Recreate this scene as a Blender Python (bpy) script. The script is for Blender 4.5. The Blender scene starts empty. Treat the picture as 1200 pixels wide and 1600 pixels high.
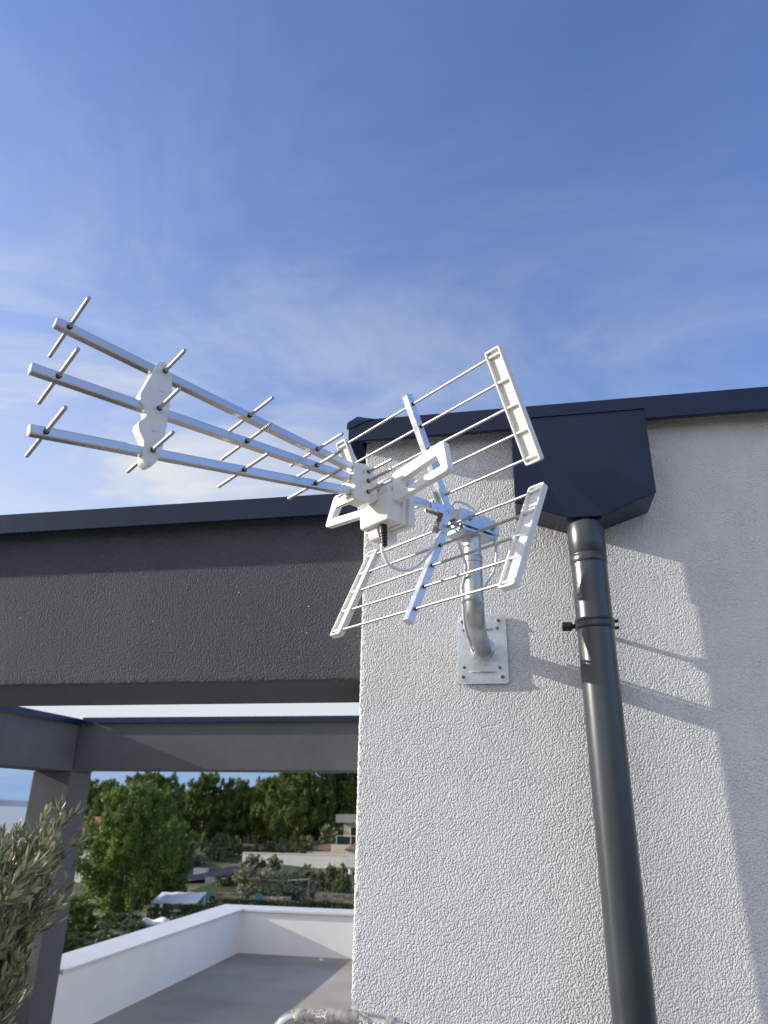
import bpy, bmesh, math, random
import numpy as np
from mathutils import Vector, Matrix, Quaternion

S = bpy.context.scene
COL = S.collection
PI = math.pi
rad = math.radians

# ------------------------------------------------------------------ camera, sky, sun, exposure
cam_d = bpy.data.cameras.new("camera")
cam = bpy.data.objects.new("camera", cam_d)
COL.objects.link(cam)
rows = ((0.98239, 0.05776, 0.17766), (0.18620, -0.37838, -0.90673), (0.01437, 0.92386, -0.38244))
m3 = Matrix(rows)                                   # world <- camera axes
cam.matrix_world = Matrix.Translation((0, -1.9, 0)) @ m3.to_4x4()
cam_d.sensor_fit = 'VERTICAL'
cam_d.sensor_height = 36.0
cam_d.sensor_width = 27.0
cam_d.lens = 36.0 * 1118.0 / 1600.0
cam_d.clip_start = 0.05
cam_d.clip_end = 60000.0
cam_d.dof.use_dof = True
cam_d.dof.focus_distance = 1.72
cam_d.dof.aperture_fstop = 5.6
S.camera = cam

S.view_settings.view_transform = 'Standard'
S.view_settings.look = 'None'
S.view_settings.gamma = 1.0
S.view_settings.exposure = 0.46

LIGHT = Vector((7.0, 1.0, -2.39)).normalized()     # the way sunlight travels
TO_SUN = -LIGHT
SUN_EL = math.asin(TO_SUN.z)
SUN_AZ = math.atan2(TO_SUN.x, TO_SUN.y)             # clockwise from +Y

sd = bpy.data.lights.new("sun", 'SUN')
sd.energy = 4.1
sd.angle = rad(0.53)
sd.color = (1.0, 0.93, 0.82)
sun = bpy.data.objects.new("sun", sd)
COL.objects.link(sun)
sun.rotation_mode = 'QUATERNION'
sun.rotation_quaternion = LIGHT.to_track_quat('-Z', 'Y')
sun.location = (-30, -5, 15)

W = bpy.data.worlds.new("World")
S.world = W
W.use_nodes = True
nt = W.node_tree
nt.nodes.clear()


def N(tree, typ, **kw):
    n = tree.nodes.new(typ)
    for k, v in kw.items():
        if k.startswith('i_'):
            n.inputs[k[2:].replace('_', ' ')].default_value = v
        else:
            setattr(n, k, v)
    return n


def math_n(tree, op, a, b=None, c=None, clamp=False):
    n = tree.nodes.new('ShaderNodeMath')
    n.operation = op
    n.use_clamp = clamp
    for i, v in enumerate((a, b, c)):
        if v is None:
            continue
        if isinstance(v, (int, float)):
            n.inputs[i].default_value = v
        else:
            tree.links.new(v, n.inputs[i])
    return n.outputs[0]


def build_world():
    lk = nt.links.new
    out = N(nt, 'ShaderNodeOutputWorld')
    bg = N(nt, 'ShaderNodeBackground')
    bg.inputs['Strength'].default_value = 0.15
    sky = N(nt, 'ShaderNodeTexSky')
    sky.sky_type = 'NISHITA'
    sky.sun_disc = False
    sky.sun_elevation = SUN_EL
    sky.sun_rotation = SUN_AZ
    sky.altitude = 50.0
    sky.air_density = 1.0
    sky.dust_density = 0.3
    sky.ozone_density = 3.0
    tc = N(nt, 'ShaderNodeTexCoord')
    sep = N(nt, 'ShaderNodeSeparateXYZ')
    lk(tc.outputs['Generated'], sep.inputs[0])
    z = math_n(nt, 'MAXIMUM', sep.outputs['Z'], 0.0)
    zz = math_n(nt, 'ADD', z, 0.22)
    u = math_n(nt, 'DIVIDE', sep.outputs['X'], zz)
    v = math_n(nt, 'DIVIDE', sep.outputs['Y'], zz)
    cmb = N(nt, 'ShaderNodeCombineXYZ')
    lk(u, cmb.inputs[0])
    lk(v, cmb.inputs[1])
    mp = N(nt, 'ShaderNodeMapping')
    mp.inputs['Rotation'].default_value = (0, 0, rad(-38))
    mp.inputs['Scale'].default_value = (0.75, 1.25, 1)
    lk(cmb.outputs[0], mp.inputs[0])
    n1 = N(nt, 'ShaderNodeTexNoise')
    n1.inputs['Scale'].default_value = 2.1
    n1.inputs['Detail'].default_value = 9.0
    n1.inputs['Roughness'].default_value = 0.62
    n1.inputs['Distortion'].default_value = 0.9
    lk(mp.outputs[0], n1.inputs['Vector'])
    mp2 = N(nt, 'ShaderNodeMapping')
    mp2.inputs['Location'].default_value = (3.1, 1.7, 0)
    mp2.inputs['Scale'].default_value = (0.5, 0.9, 1)
    lk(cmb.outputs[0], mp2.inputs[0])
    n2 = N(nt, 'ShaderNodeTexNoise')
    n2.inputs['Scale'].default_value = 1.0
    n2.inputs['Detail'].default_value = 4.0
    lk(mp2.outputs[0], n2.inputs['Vector'])
    mr = N(nt, 'ShaderNodeMapRange', interpolation_type='SMOOTHSTEP')
    mr.inputs['From Min'].default_value = 0.36
    mr.inputs['From Max'].default_value = 0.74
    lk(n1.outputs['Fac'], mr.inputs['Value'])
    mr2 = N(nt, 'ShaderNodeMapRange', interpolation_type='SMOOTHSTEP')
    mr2.inputs['From Min'].default_value = 0.3
    mr2.inputs['From Max'].default_value = 0.72
    lk(n2.outputs['Fac'], mr2.inputs['Value'])
    # cirrus gets denser lower in the sky, and towards the west (left)
    ramp = N(nt, 'ShaderNodeValToRGB')
    cr = ramp.color_ramp
    cr.elements[0].position = 0.0
    cr.elements[0].color = (0.12, 0.12, 0.12, 1)
    cr.elements[1].position = 1.0
    cr.elements[1].color = (0.10, 0.10, 0.10, 1)
    for p, c in ((0.045, 0.16), (0.11, 0.9), (0.2, 1.0), (0.34, 0.95), (0.5, 0.62), (0.66, 0.30), (0.8, 0.10)):
        e = cr.elements.new(p)
        e.color = (c, c, c, 1)
    lk(sep.outputs['Z'], ramp.inputs['Fac'])
    west = math_n(nt, 'MULTIPLY_ADD', sep.outputs['X'], -1.15, 0.62)
    a = math_n(nt, 'MULTIPLY_ADD', mr.outputs[0], 1.15, 0.40)
    b = math_n(nt, 'MULTIPLY_ADD', mr2.outputs[0], 0.7, 0.45)
    f = math_n(nt, 'MULTIPLY', a, b)
    f = math_n(nt, 'MULTIPLY', f, ramp.outputs['Color'])
    f = math_n(nt, 'MULTIPLY', f, west)
    l2 = N(nt, 'ShaderNodeMapRange', interpolation_type='SMOOTHSTEP')
    l2.inputs['From Min'].default_value = 0.04
    l2.inputs['From Max'].default_value = 0.11
    lk(sep.outputs['Z'], l2.inputs['Value'])
    low2_west = l2.outputs[0]
    wz = N(nt, 'ShaderNodeMapRange', interpolation_type='SMOOTHSTEP')          # milky haze low in the west
    wz.inputs['From Min'].default_value = 0.78
    wz.inputs['From Max'].default_value = 0.20
    lk(sep.outputs['Z'], wz.inputs['Value'])
    wx = N(nt, 'ShaderNodeMapRange', interpolation_type='SMOOTHSTEP')
    wx.inputs['From Min'].default_value = 0.25
    wx.inputs['From Max'].default_value = -0.75
    lk(sep.outputs['X'], wx.inputs['Value'])
    wh = math_n(nt, 'MULTIPLY', wz.outputs[0], wx.outputs[0])
    wh = math_n(nt, 'MULTIPLY', wh, math_n(nt, 'MULTIPLY_ADD', mr.outputs[0], 0.35, 0.72))
    wh = math_n(nt, 'MULTIPLY', wh, low2_west)
    f = math_n(nt, 'MAXIMUM', f, wh)
    lowband = N(nt, 'ShaderNodeMapRange', interpolation_type='SMOOTHSTEP')   # bright veil just over the hills
    lowband.inputs['From Min'].default_value = 0.26
    lowband.inputs['From Max'].default_value = 0.11
    lk(sep.outputs['Z'], lowband.inputs['Value'])
    low2 = N(nt, 'ShaderNodeMapRange', interpolation_type='SMOOTHSTEP')
    low2.inputs['From Min'].default_value = 0.05
    low2.inputs['From Max'].default_value = 0.10
    lk(sep.outputs['Z'], low2.inputs['Value'])
    lb = math_n(nt, 'MULTIPLY', lowband.outputs[0], low2.outputs[0])
    lb = math_n(nt, 'MULTIPLY', lb, 0.75)
    f = math_n(nt, 'ADD', f, lb, clamp=True)
    mix = N(nt, 'ShaderNodeMix', data_type='RGBA')
    lk(f, mix.inputs[0])
    gain = N(nt, 'ShaderNodeMix', data_type='RGBA', blend_type='MULTIPLY')
    gain.inputs[0].default_value = 1.0
    lk(sky.outputs[0], gain.inputs[6])
    gain.inputs[7].default_value = SKY_TINT
    hz = N(nt, 'ShaderNodeMapRange', interpolation_type='SMOOTHSTEP')         # clear blue air under the veil
    hz.inputs['From Min'].default_value = 0.12
    hz.inputs['From Max'].default_value = 0.05
    lk(sep.outputs['Z'], hz.inputs['Value'])
    mh = N(nt, 'ShaderNodeMix', data_type='RGBA')
    lk(hz.outputs[0], mh.inputs[0])
    lk(gain.outputs[2], mh.inputs[6])
    mh.inputs[7].default_value = HORIZON
    lk(mh.outputs[2], mix.inputs[6])
    mix.inputs[7].default_value = CLOUD
    back = N(nt, 'ShaderNodeMapRange', interpolation_type='SMOOTHSTEP')       # unseen white veil behind the camera, added to brighten and whiten the walls
    back.inputs['From Min'].default_value = 0.05
    back.inputs['From Max'].default_value = -0.55
    lk(sep.outputs['Y'], back.inputs['Value'])
    mb_ = N(nt, 'ShaderNodeMix', data_type='RGBA')
    bx_ = N(nt, 'ShaderNodeMapRange', interpolation_type='SMOOTHSTEP')
    bx_.inputs['From Min'].default_value = 0.55
    bx_.inputs['From Max'].default_value = -0.25
    bx_.inputs['To Min'].default_value = 0.22
    lk(sep.outputs['X'], bx_.inputs['Value'])
    bk = math_n(nt, 'MULTIPLY', back.outputs[0], bx_.outputs[0])
    lk(math_n(nt, 'MULTIPLY', bk, math_n(nt, 'MULTIPLY_ADD', mr2.outputs[0], 0.45, 0.55)), mb_.inputs[0])
    lk(mix.outputs[2], mb_.inputs[6])
    mb_.inputs[7].default_value = FILL_VEIL
    lk(mb_.outputs[2], bg.inputs['Color'])
    lk(bg.outputs[0], out.inputs[0])


SKY_TINT = (0.93, 0.98, 1.25, 1)
CLOUD = (3.65, 3.82, 4.05, 1)
FILL_VEIL = (5.2, 5.2, 5.15, 1)
HORIZON = (1.15, 1.95, 3.3, 1)
build_world()


# ------------------------------------------------------------------ materials
def new_mat(name):
    m = bpy.data.materials.new(name)
    m.use_nodes = True
    t = m.node_tree
    p = t.nodes['Principled BSDF']
    return m, t, p


def noise_col(t, p, c1, c2, scale, detail=4, lo=0.35, hi=0.65, vec='Object', stretch=None):
    tc = N(t, 'ShaderNodeTexCoord')
    n = N(t, 'ShaderNodeTexNoise')
    n.inputs['Scale'].default_value = scale
    n.inputs['Detail'].default_value = detail
    src = tc.outputs[vec]
    if stretch:
        mp = N(t, 'ShaderNodeMapping')
        mp.inputs['Scale'].default_value = stretch
        t.links.new(src, mp.inputs[0])
        src = mp.outputs[0]
    t.links.new(src, n.inputs['Vector'])
    r = N(t, 'ShaderNodeMapRange')
    r.inputs['From Min'].default_value = lo
    r.inputs['From Max'].default_value = hi
    t.links.new(n.outputs['Fac'], r.inputs['Value'])
    mx = N(t, 'ShaderNodeMix', data_type='RGBA')
    mx.inputs[6].default_value = (*c1, 1)
    mx.inputs[7].default_value = (*c2, 1)
    t.links.new(r.outputs[0], mx.inputs[0])
    t.links.new(mx.outputs[2], p.inputs['Base Color'])
    return mx, tc, n


def plain(name, c, rough=0.5, metal=0.0, spec=0.5, var=0.12, scale=12.0, coat=0.0, rvar=0.08, bump=0.0, bscale=300):
    m, t, p = new_mat(name)
    c1 = tuple(max(0, x * (1 - var)) for x in c)
    c2 = tuple(min(1, x * (1 + var)) for x in c)
    mx, tc, n = noise_col(t, p, c1, c2, scale)
    p.inputs['Metallic'].default_value = metal
    p.inputs['Specular IOR Level'].default_value = spec
    p.inputs['Coat Weight'].default_value = coat
    r = N(t, 'ShaderNodeMapRange')
    r.inputs['To Min'].default_value = max(0.02, rough - rvar)
    r.inputs['To Max'].default_value = min(1, rough + rvar)
    n3 = N(t, 'ShaderNodeTexNoise')
    n3.inputs['Scale'].default_value = scale * 2.7
    n3.inputs['Detail'].default_value = 5
    t.links.new(tc.outputs['Object'], n3.inputs['Vector'])
    t.links.new(n3.outputs['Fac'], r.inputs['Value'])
    t.links.new(r.outputs[0], p.inputs['Roughness'])
    if bump:
        b = N(t, 'ShaderNodeBump')
        b.inputs['Strength'].default_value = 1.0
        b.inputs['Distance'].default_value = bump
        n4 = N(t, 'ShaderNodeTexNoise')
        n4.inputs['Scale'].default_value = bscale
        n4.inputs['Detail'].default_value = 3
        t.links.new(tc.outputs['Object'], n4.inputs['Vector'])
        t.links.new(n4.outputs['Fac'], b.inputs['Height'])
        t.links.new(b.outputs[0], p.inputs['Normal'])
    return m


def stucco(name, c1, c2, dist, scale=88.0, specks=0.0):
    m, t, p = new_mat(name)
    mx, tc, n = noise_col(t, p, c1, c2, 2.2, 6, 0.3, 0.7)
    p.inputs['Roughness'].default_value = 0.85
    p.inputs['Specular IOR Level'].default_value = 0.25
    # worm-like float-finish render: warped noise ridges plus grains
    nz = N(t, 'ShaderNodeTexNoise')
    nz.inputs['Scale'].default_value = scale
    nz.inputs['Detail'].default_value = 3.0
    nz.inputs['Roughness'].default_value = 0.55
    nz.inputs['Distortion'].default_value = 0.1
    t.links.new(tc.outputs['Object'], nz.inputs['Vector'])
    vo = N(t, 'ShaderNodeTexVoronoi', feature='SMOOTH_F1')
    vo.inputs['Scale'].default_value = scale * 1.2
    vo.inputs['Smoothness'].default_value = 0.35
    t.links.new(tc.outputs['Object'], vo.inputs['Vector'])
    h = math_n(t, 'MULTIPLY_ADD', vo.outputs['Distance'], -1.2, nz.outputs['Fac'])
    big = N(t, 'ShaderNodeTexNoise')
    big.inputs['Scale'].default_value = 9.0
    big.inputs['Detail'].default_value = 2
    t.links.new(tc.outputs['Object'], big.inputs['Vector'])
    amp = N(t, 'ShaderNodeMapRange')
    amp.inputs['From Min'].default_value = 0.3
    amp.inputs['From Max'].default_value = 0.7
    amp.inputs['To Min'].default_value = 0.75
    amp.inputs['To Max'].default_value = 1.2
    t.links.new(big.outputs['Fac'], amp.inputs['Value'])
    h = math_n(t, 'MULTIPLY', h, amp.outputs[0])
    b = N(t, 'ShaderNodeBump')
    b.inputs['Strength'].default_value = 1.0
    b.inputs['Distance'].default_value = dist
    t.links.new(h, b.inputs['Height'])
    t.links.new(b.outputs[0], p.inputs['Normal'])
    # faint weathering: soft vertical run marks and blotches in the render itself
    mpw = N(t, 'ShaderNodeMapping')
    mpw.inputs['Scale'].default_value = (9.0, 9.0, 0.9)
    t.links.new(tc.outputs['Object'], mpw.inputs[0])
    nw = N(t, 'ShaderNodeTexNoise')
    nw.inputs['Scale'].default_value = 1.6
    nw.inputs['Detail'].default_value = 7
    nw.inputs['Roughness'].default_value = 0.6
    t.links.new(mpw.outputs[0], nw.inputs['Vector'])
    rw = N(t, 'ShaderNodeMapRange')
    rw.inputs['From Min'].default_value = 0.52
    rw.inputs['From Max'].default_value = 0.78
    rw.inputs['To Max'].default_value = 0.30
    t.links.new(nw.outputs['Fac'], rw.inputs['Value'])
    mw = N(t, 'ShaderNodeMix', data_type='RGBA')
    t.links.new(rw.outputs[0], mw.inputs[0])
    t.links.new(mx.outputs[2], mw.inputs[6])
    mw.inputs[7].default_value = (c1[0] * 0.82, c1[1] * 0.80, c1[2] * 0.77, 1)
    t.links.new(mw.outputs[2], p.inputs['Base Color'])
    mx = mw
    if specks:
        v2 = N(t, 'ShaderNodeTexVoronoi')
        v2.inputs['Scale'].default_value = 14.0
        t.links.new(tc.outputs['Object'], v2.inputs['Vector'])
        sp = math_n(t, 'LESS_THAN', v2.outputs['Distance'], specks)
        m2 = N(t, 'ShaderNodeMix', data_type='RGBA')
        t.links.new(sp, m2.inputs[0])
        t.links.new(mx.outputs[2], m2.inputs[6])
        m2.inputs[7].default_value = (0.7, 0.7, 0.68, 1)
        t.links.new(m2.outputs[2], p.inputs['Base Color'])
    return m


def galvanised(name, c=(0.62, 0.65, 0.68), rough=0.34):
    m, t, p = new_mat(name)
    tc = N(t, 'ShaderNodeTexCoord')
    v = N(t, 'ShaderNodeTexVoronoi')
    v.inputs['Scale'].default_value = 85.0
    t.links.new(tc.outputs['Object'], v.inputs['Vector'])
    n = N(t, 'ShaderNodeTexNoise')
    n.inputs['Scale'].default_value = 22.0
    n.inputs['Detail'].default_value = 6
    t.links.new(tc.outputs['Object'], n.inputs['Vector'])
    bw = N(t, 'ShaderNodeSeparateColor')
    t.links.new(v.outputs['Color'], bw.inputs[0])
    f = math_n(t, 'MULTIPLY_ADD', bw.outputs[0], 0.35, math_n(t, 'MULTIPLY', n.outputs['Fac'], 0.7))
    mx = N(t, 'ShaderNodeMix', data_type='RGBA')
    mx.inputs[6].default_value = (c[0] * 0.62, c[1] * 0.64, c[2] * 0.66, 1)
    mx.inputs[7].default_value = (c[0] * 1.22, c[1] * 1.22, c[2] * 1.22, 1)
    t.links.new(f, mx.inputs[0])
    t.links.new(mx.outputs[2], p.inputs['Base Color'])
    p.inputs['Metallic'].default_value = 0.85
    r = math_n(t, 'MULTIPLY_ADD', f, 0.22, rough - 0.1)
    t.links.new(r, p.inputs['Roughness'])
    return m


def leafy(name, dark, light, rough=0.55, trans=0.25, tip=None):
    m, t, p = new_mat(name)
    g = N(t, 'ShaderNodeNewGeometry')
    ramp = N(t, 'ShaderNodeValToRGB')
    ramp.color_ramp.elements[0].color = (*dark, 1)
    ramp.color_ramp.elements[1].color = (*light, 1)
    if tip:
        e = ramp.color_ramp.elements.new(0.80)
        e.color = (*light, 1)
        ramp.color_ramp.elements[2].color = (*tip, 1)
    oi = N(t, 'ShaderNodeObjectInfo')
    f = math_n(t, 'MULTIPLY_ADD', oi.outputs['Random'], 0.25, math_n(t, 'MULTIPLY', g.outputs['Random Per Island'], 0.75))
    t.links.new(f, ramp.inputs['Fac'])
    t.links.new(ramp.outputs['Color'], p.inputs['Base Color'])
    p.inputs['Roughness'].default_value = rough
    p.inputs['Specular IOR Level'].default_value = 0.25
    if trans:
        tr = N(t, 'ShaderNodeBsdfTranslucent')
        t.links.new(ramp.outputs['Color'], tr.inputs['Color'])
        ms = N(t, 'ShaderNodeMixShader')
        ms.inputs[0].default_value = trans
        out = t.nodes['Material Output']
        t.links.new(p.outputs[0], ms.inputs[1])
        t.links.new(tr.outputs[0], ms.inputs[2])
        t.links.new(ms.outputs[0], out.inputs['Surface'])
    return m


M = {}
M['white_stucco'] = stucco('white_stucco', (0.735, 0.74, 0.74), (0.795, 0.80, 0.80), 0.0032, 205.0)
M['dark_stucco'] = stucco('dark_stucco', (0.094, 0.099, 0.115), (0.114, 0.120, 0.138), 0.0046, 185.0, 0.028)
M['far_stucco'] = stucco('far_stucco', (0.095, 0.098, 0.104), (0.118, 0.121, 0.127), 0.002, 60.0, 0.02)
M['anthracite'] = plain('anthracite_sheet', (0.008, 0.018, 0.052), 0.27, 0.0, 0.32, 0.12, 6, bump=0.00012, bscale=40)
M['pipe_coat'] = plain('pipe_coat', (0.026, 0.034, 0.042), 0.31, 0.0, 0.85, 0.10, 9, rvar=0.03)
M['black'] = plain('black_plastic', (0.012, 0.012, 0.014), 0.4)
M['galv'] = galvanised('galvanised_steel')
M['galv_dark'] = galvanised('galvanised_tube', (0.52, 0.55, 0.57), 0.36)
M['zinc'] = galvanised('bright_zinc', (0.72, 0.73, 0.75), 0.36)
M['alu'] = plain('brushed_aluminium', (0.62, 0.605, 0.59), 0.22, 1.0, 0.5, 0.04, 9, rvar=0.05)
M['rod'] = plain('steel_rod', (0.47, 0.455, 0.44), 0.48, 1.0, 0.5, 0.03, 5, rvar=0.02)
M['wplastic'] = plain('white_plastic', (0.82, 0.81, 0.785), 0.38, 0.0, 0.5, 0.03, 20)
M['cable'] = plain('white_cable', (0.78, 0.77, 0.80), 0.45, 0.0, 0.5, 0.03, 20)
M['screw'] = plain('screw_steel', (0.55, 0.54, 0.52), 0.35, 1.0)
M['rust'] = plain('rusty_screw', (0.20, 0.08, 0.04), 0.7)
M['hole'] = plain('hole_dark', (0.10, 0.11, 0.12), 0.6)
M['coping'] = plain('coping_sheet', (0.62, 0.63, 0.64), 0.5, 0.0, 0.4, 0.04, 3)
M['parapet'] = plain('parapet_paint', (0.82, 0.815, 0.80), 0.8, 0.0, 0.2, 0.04, 1.3)
M['alu_old'] = None
M['mortar'] = plain('mortar', (0.38, 0.355, 0.32), 0.9, 0, 0.2, 0.22, 60, bump=0.0009, bscale=260)
M['wood'] = plain('weathered_wood', (0.22, 0.16, 0.11), 0.85, 0, 0.2, 0.25, 6)
M['bark'] = plain('bark', (0.11, 0.085, 0.065), 0.9, 0, 0.2, 0.3, 6)
M['twig'] = plain('olive_bark', (0.23, 0.19, 0.14), 0.85, 0, 0.2, 0.3, 25)
M['terracotta'] = plain('terracotta_tiles', (0.36, 0.13, 0.075), 0.8, 0, 0.2, 0.2, 4, bump=0.03, bscale=6)
M['brown_roof'] = plain('brown_roof', (0.22, 0.12, 0.085), 0.85, 0, 0.2, 0.2, 3)
M['far_white'] = plain('far_white_render', (0.72, 0.70, 0.66), 0.8, 0, 0.2, 0.04, 1)
M['far_cream'] = plain('far_cream_render', (0.60, 0.54, 0.44), 0.8, 0, 0.2, 0.06, 1)
M['far_grey'] = plain('far_grey_concrete', (0.40, 0.39, 0.37), 0.85, 0, 0.2, 0.12, 1.2)
M['slab_grey'] = plain('slab_grey', (0.30, 0.29, 0.28), 0.8, 0, 0.2, 0.06, 1)
M['glass_dark'] = plain('dark_glass', (0.03, 0.04, 0.05), 0.08, 0, 0.6, 0.1, 1)
M['turq'] = plain('turquoise_plastic', (0.08, 0.30, 0.34), 0.5)
M['tarp'] = plain('white_canvas', (0.80, 0.80, 0.78), 0.8, 0, 0.2, 0.05, 1.5, bump=0.02, bscale=3)
M['clay'] = plain('pot_glaze', (0.12, 0.12, 0.125), 0.6)
M['soil'] = plain('soil', (0.06, 0.045, 0.03), 0.95, 0, 0.1, 0.4, 30)
M['pine_leaf'] = leafy('pine_needles', (0.036, 0.066, 0.019), (0.225, 0.30, 0.066), trans=0.15)
M['pine_bright'] = leafy('young_pine_needles', (0.045, 0.082, 0.018), (0.24, 0.32, 0.066), trans=0.2)
M['bush_leaf'] = leafy('bush_leaves', (0.045, 0.066, 0.03), (0.20, 0.225, 0.095), trans=0.1)
M['olive_far'] = leafy('far_olive_leaves', (0.13, 0.15, 0.085), (0.40, 0.42, 0.26), trans=0.1)
M['hedge_leaf'] = leafy('hedge_leaves', (0.03, 0.055, 0.015), (0.10, 0.15, 0.035), trans=0.1)
M['olive_leaf'] = leafy('olive_leaves', (0.085, 0.10, 0.06), (0.46, 0.475, 0.29), rough=0.42, trans=0.3, tip=(0.62, 0.61, 0.43))


def mk_alu_old():
    m, t, p = new_mat('spattered_aluminium')
    tc = N(t, 'ShaderNodeTexCoord')
    n = N(t, 'ShaderNodeTexNoise')
    n.inputs['Scale'].default_value = 38
    n.inputs['Detail'].default_value = 7
    n.inputs['Roughness'].default_value = 0.65
    t.links.new(tc.outputs['Object'], n.inputs['Vector'])
    r = N(t, 'ShaderNodeMapRange')
    r.inputs['From Min'].default_value = 0.52
    r.inputs['From Max'].default_value = 0.57
    t.links.new(n.outputs['Fac'], r.inputs['Value'])
    mx = N(t, 'ShaderNodeMix', data_type='RGBA')
    mx.inputs[6].default_value = (0.62, 0.62, 0.62, 1)
    mx.inputs[7].default_value = (0.30, 0.26, 0.21, 1)
    t.links.new(r.outputs[0], mx.inputs[0])
    t.links.new(mx.outputs[2], p.inputs['Base Color'])
    t.links.new(math_n(t, 'SUBTRACT', 0.9, math_n(t, 'MULTIPLY', r.outputs[0], 0.9)), p.inputs['Metallic'])
    t.links.new(math_n(t, 'MULTIPLY_ADD', r.outputs[0], 0.5, 0.34), p.inputs['Roughness'])
    b = N(t, 'ShaderNodeBump')
    b.inputs['Distance'].default_value = 0.002
    t.links.new(r.outputs[0], b.inputs['Height'])
    t.links.new(b.outputs[0], p.inputs['Normal'])
    return m


M['alu_old'] = mk_alu_old()


def mk_floor():
    m, t, p = new_mat('terrace_screed')
    mx, tc, n = noise_col(t, p, (0.27, 0.24, 0.20), (0.42, 0.375, 0.31), 0.8, 10, 0.3, 0.7)
    p.inputs['Roughness'].default_value = 0.85
    b = N(t, 'ShaderNodeBump')
    b.inputs['Distance'].default_value = 0.004
    n4 = N(t, 'ShaderNodeTexNoise')
    n4.inputs['Scale'].default_value = 60
    t.links.new(tc.outputs['Object'], n4.inputs['Vector'])
    t.links.new(n4.outputs['Fac'], b.inputs['Height'])
    t.links.new(b.outputs[0], p.inputs['Normal'])
    return m


def mk_ground():
    m, t, p = new_mat('hillside_ground')
    tc = N(t, 'ShaderNodeTexCoord')
    n = N(t, 'ShaderNodeTexNoise')
    n.inputs['Scale'].default_value = 0.11
    n.inputs['Detail'].default_value = 9
    n.inputs['Roughness'].default_value = 0.65
    t.links.new(tc.outputs['Object'], n.inputs['Vector'])
    r = N(t, 'ShaderNodeValToRGB')
    cr = r.color_ramp
    cr.elements[0].position = 0.32
    cr.elements[0].color = (0.030, 0.040, 0.016, 1)
    cr.elements[1].position = 0.72
    cr.elements[1].color = (0.30, 0.22, 0.13, 1)
    e = cr.elements.new(0.48)
    e.color = (0.07, 0.075, 0.03, 1)
    e = cr.elements.new(0.6)
    e.color = (0.17, 0.135, 0.065, 1)
    t.links.new(n.outputs['Fac'], r.inputs['Fac'])
    t.links.new(r.outputs['Color'], p.inputs['Base Color'])
    p.inputs['Roughness'].default_value = 0.95
    b = N(t, 'ShaderNodeBump')
    b.inputs['Distance'].default_value = 0.3
    n4 = N(t, 'ShaderNodeTexNoise')
    n4.inputs['Scale'].default_value = 1.2
    n4.inputs['Detail'].default_value = 6
    t.links.new(tc.outputs['Object'], n4.inputs['Vector'])
    t.links.new(n4.outputs['Fac'], b.inputs['Height'])
    t.links.new(b.outputs[0], p.inputs['Normal'])
    return m


def mk_stone():
    m, t, p = new_mat('dry_stone')
    tc = N(t, 'ShaderNodeTexCoord')
    v = N(t, 'ShaderNodeTexVoronoi')
    v.inputs['Scale'].default_value = 3.2
    t.links.new(tc.outputs['Object'], v.inputs['Vector'])
    sp = N(t, 'ShaderNodeSeparateColor')
    t.links.new(v.outputs['Color'], sp.inputs[0])
    mx = N(t, 'ShaderNodeMix', data_type='RGBA')
    mx.inputs[6].default_value = (0.30, 0.23, 0.15, 1)
    mx.inputs[7].default_value = (0.52, 0.43, 0.31, 1)
    t.links.new(sp.outputs[0], mx.inputs[0])
    t.links.new(mx.outputs[2], p.inputs['Base Color'])
    p.inputs['Roughness'].default_value = 0.9
    b = N(t, 'ShaderNodeBump')
    b.inputs['Distance'].default_value = 0.12
    b.invert = True
    t.links.new(v.outputs['Distance'], b.inputs['Height'])
    t.links.new(b.outputs[0], p.inputs['Normal'])
    return m


def mk_sea():
    m, t, p = new_mat('sea_water')
    p.inputs['Base Color'].default_value = (0.03, 0.07, 0.10, 1)
    p.inputs['Roughness'].default_value = 0.18
    p.inputs['Specular IOR Level'].default_value = 0.5
    tc = N(t, 'ShaderNodeTexCoord')
    b = N(t, 'ShaderNodeBump')
    b.inputs['Distance'].default_value = 0.25
    n4 = N(t, 'ShaderNodeTexNoise')
    n4.inputs['Scale'].default_value = 0.35
    n4.inputs['Detail'].default_value = 5
    t.links.new(tc.outputs['Object'], n4.inputs['Vector'])
    t.links.new(n4.outputs['Fac'], b.inputs['Height'])
    t.links.new(b.outputs[0], p.inputs['Normal'])
    return m


M['floor'] = mk_floor()
M['ground'] = mk_ground()
M['stone'] = mk_stone()
M['sea'] = mk_sea()
M['asphalt'] = plain('road_asphalt', (0.12, 0.115, 0.11), 0.9, 0, 0.2, 0.15, 1.5)
M['lawn'] = plain('lawn_grass', (0.055, 0.075, 0.025), 0.95, 0, 0.1, 0.3, 2.5)
M['coast'] = plain('far_coast', (0.16, 0.20, 0.26), 0.95, 0, 0.1, 0.25, 0.004)


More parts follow.
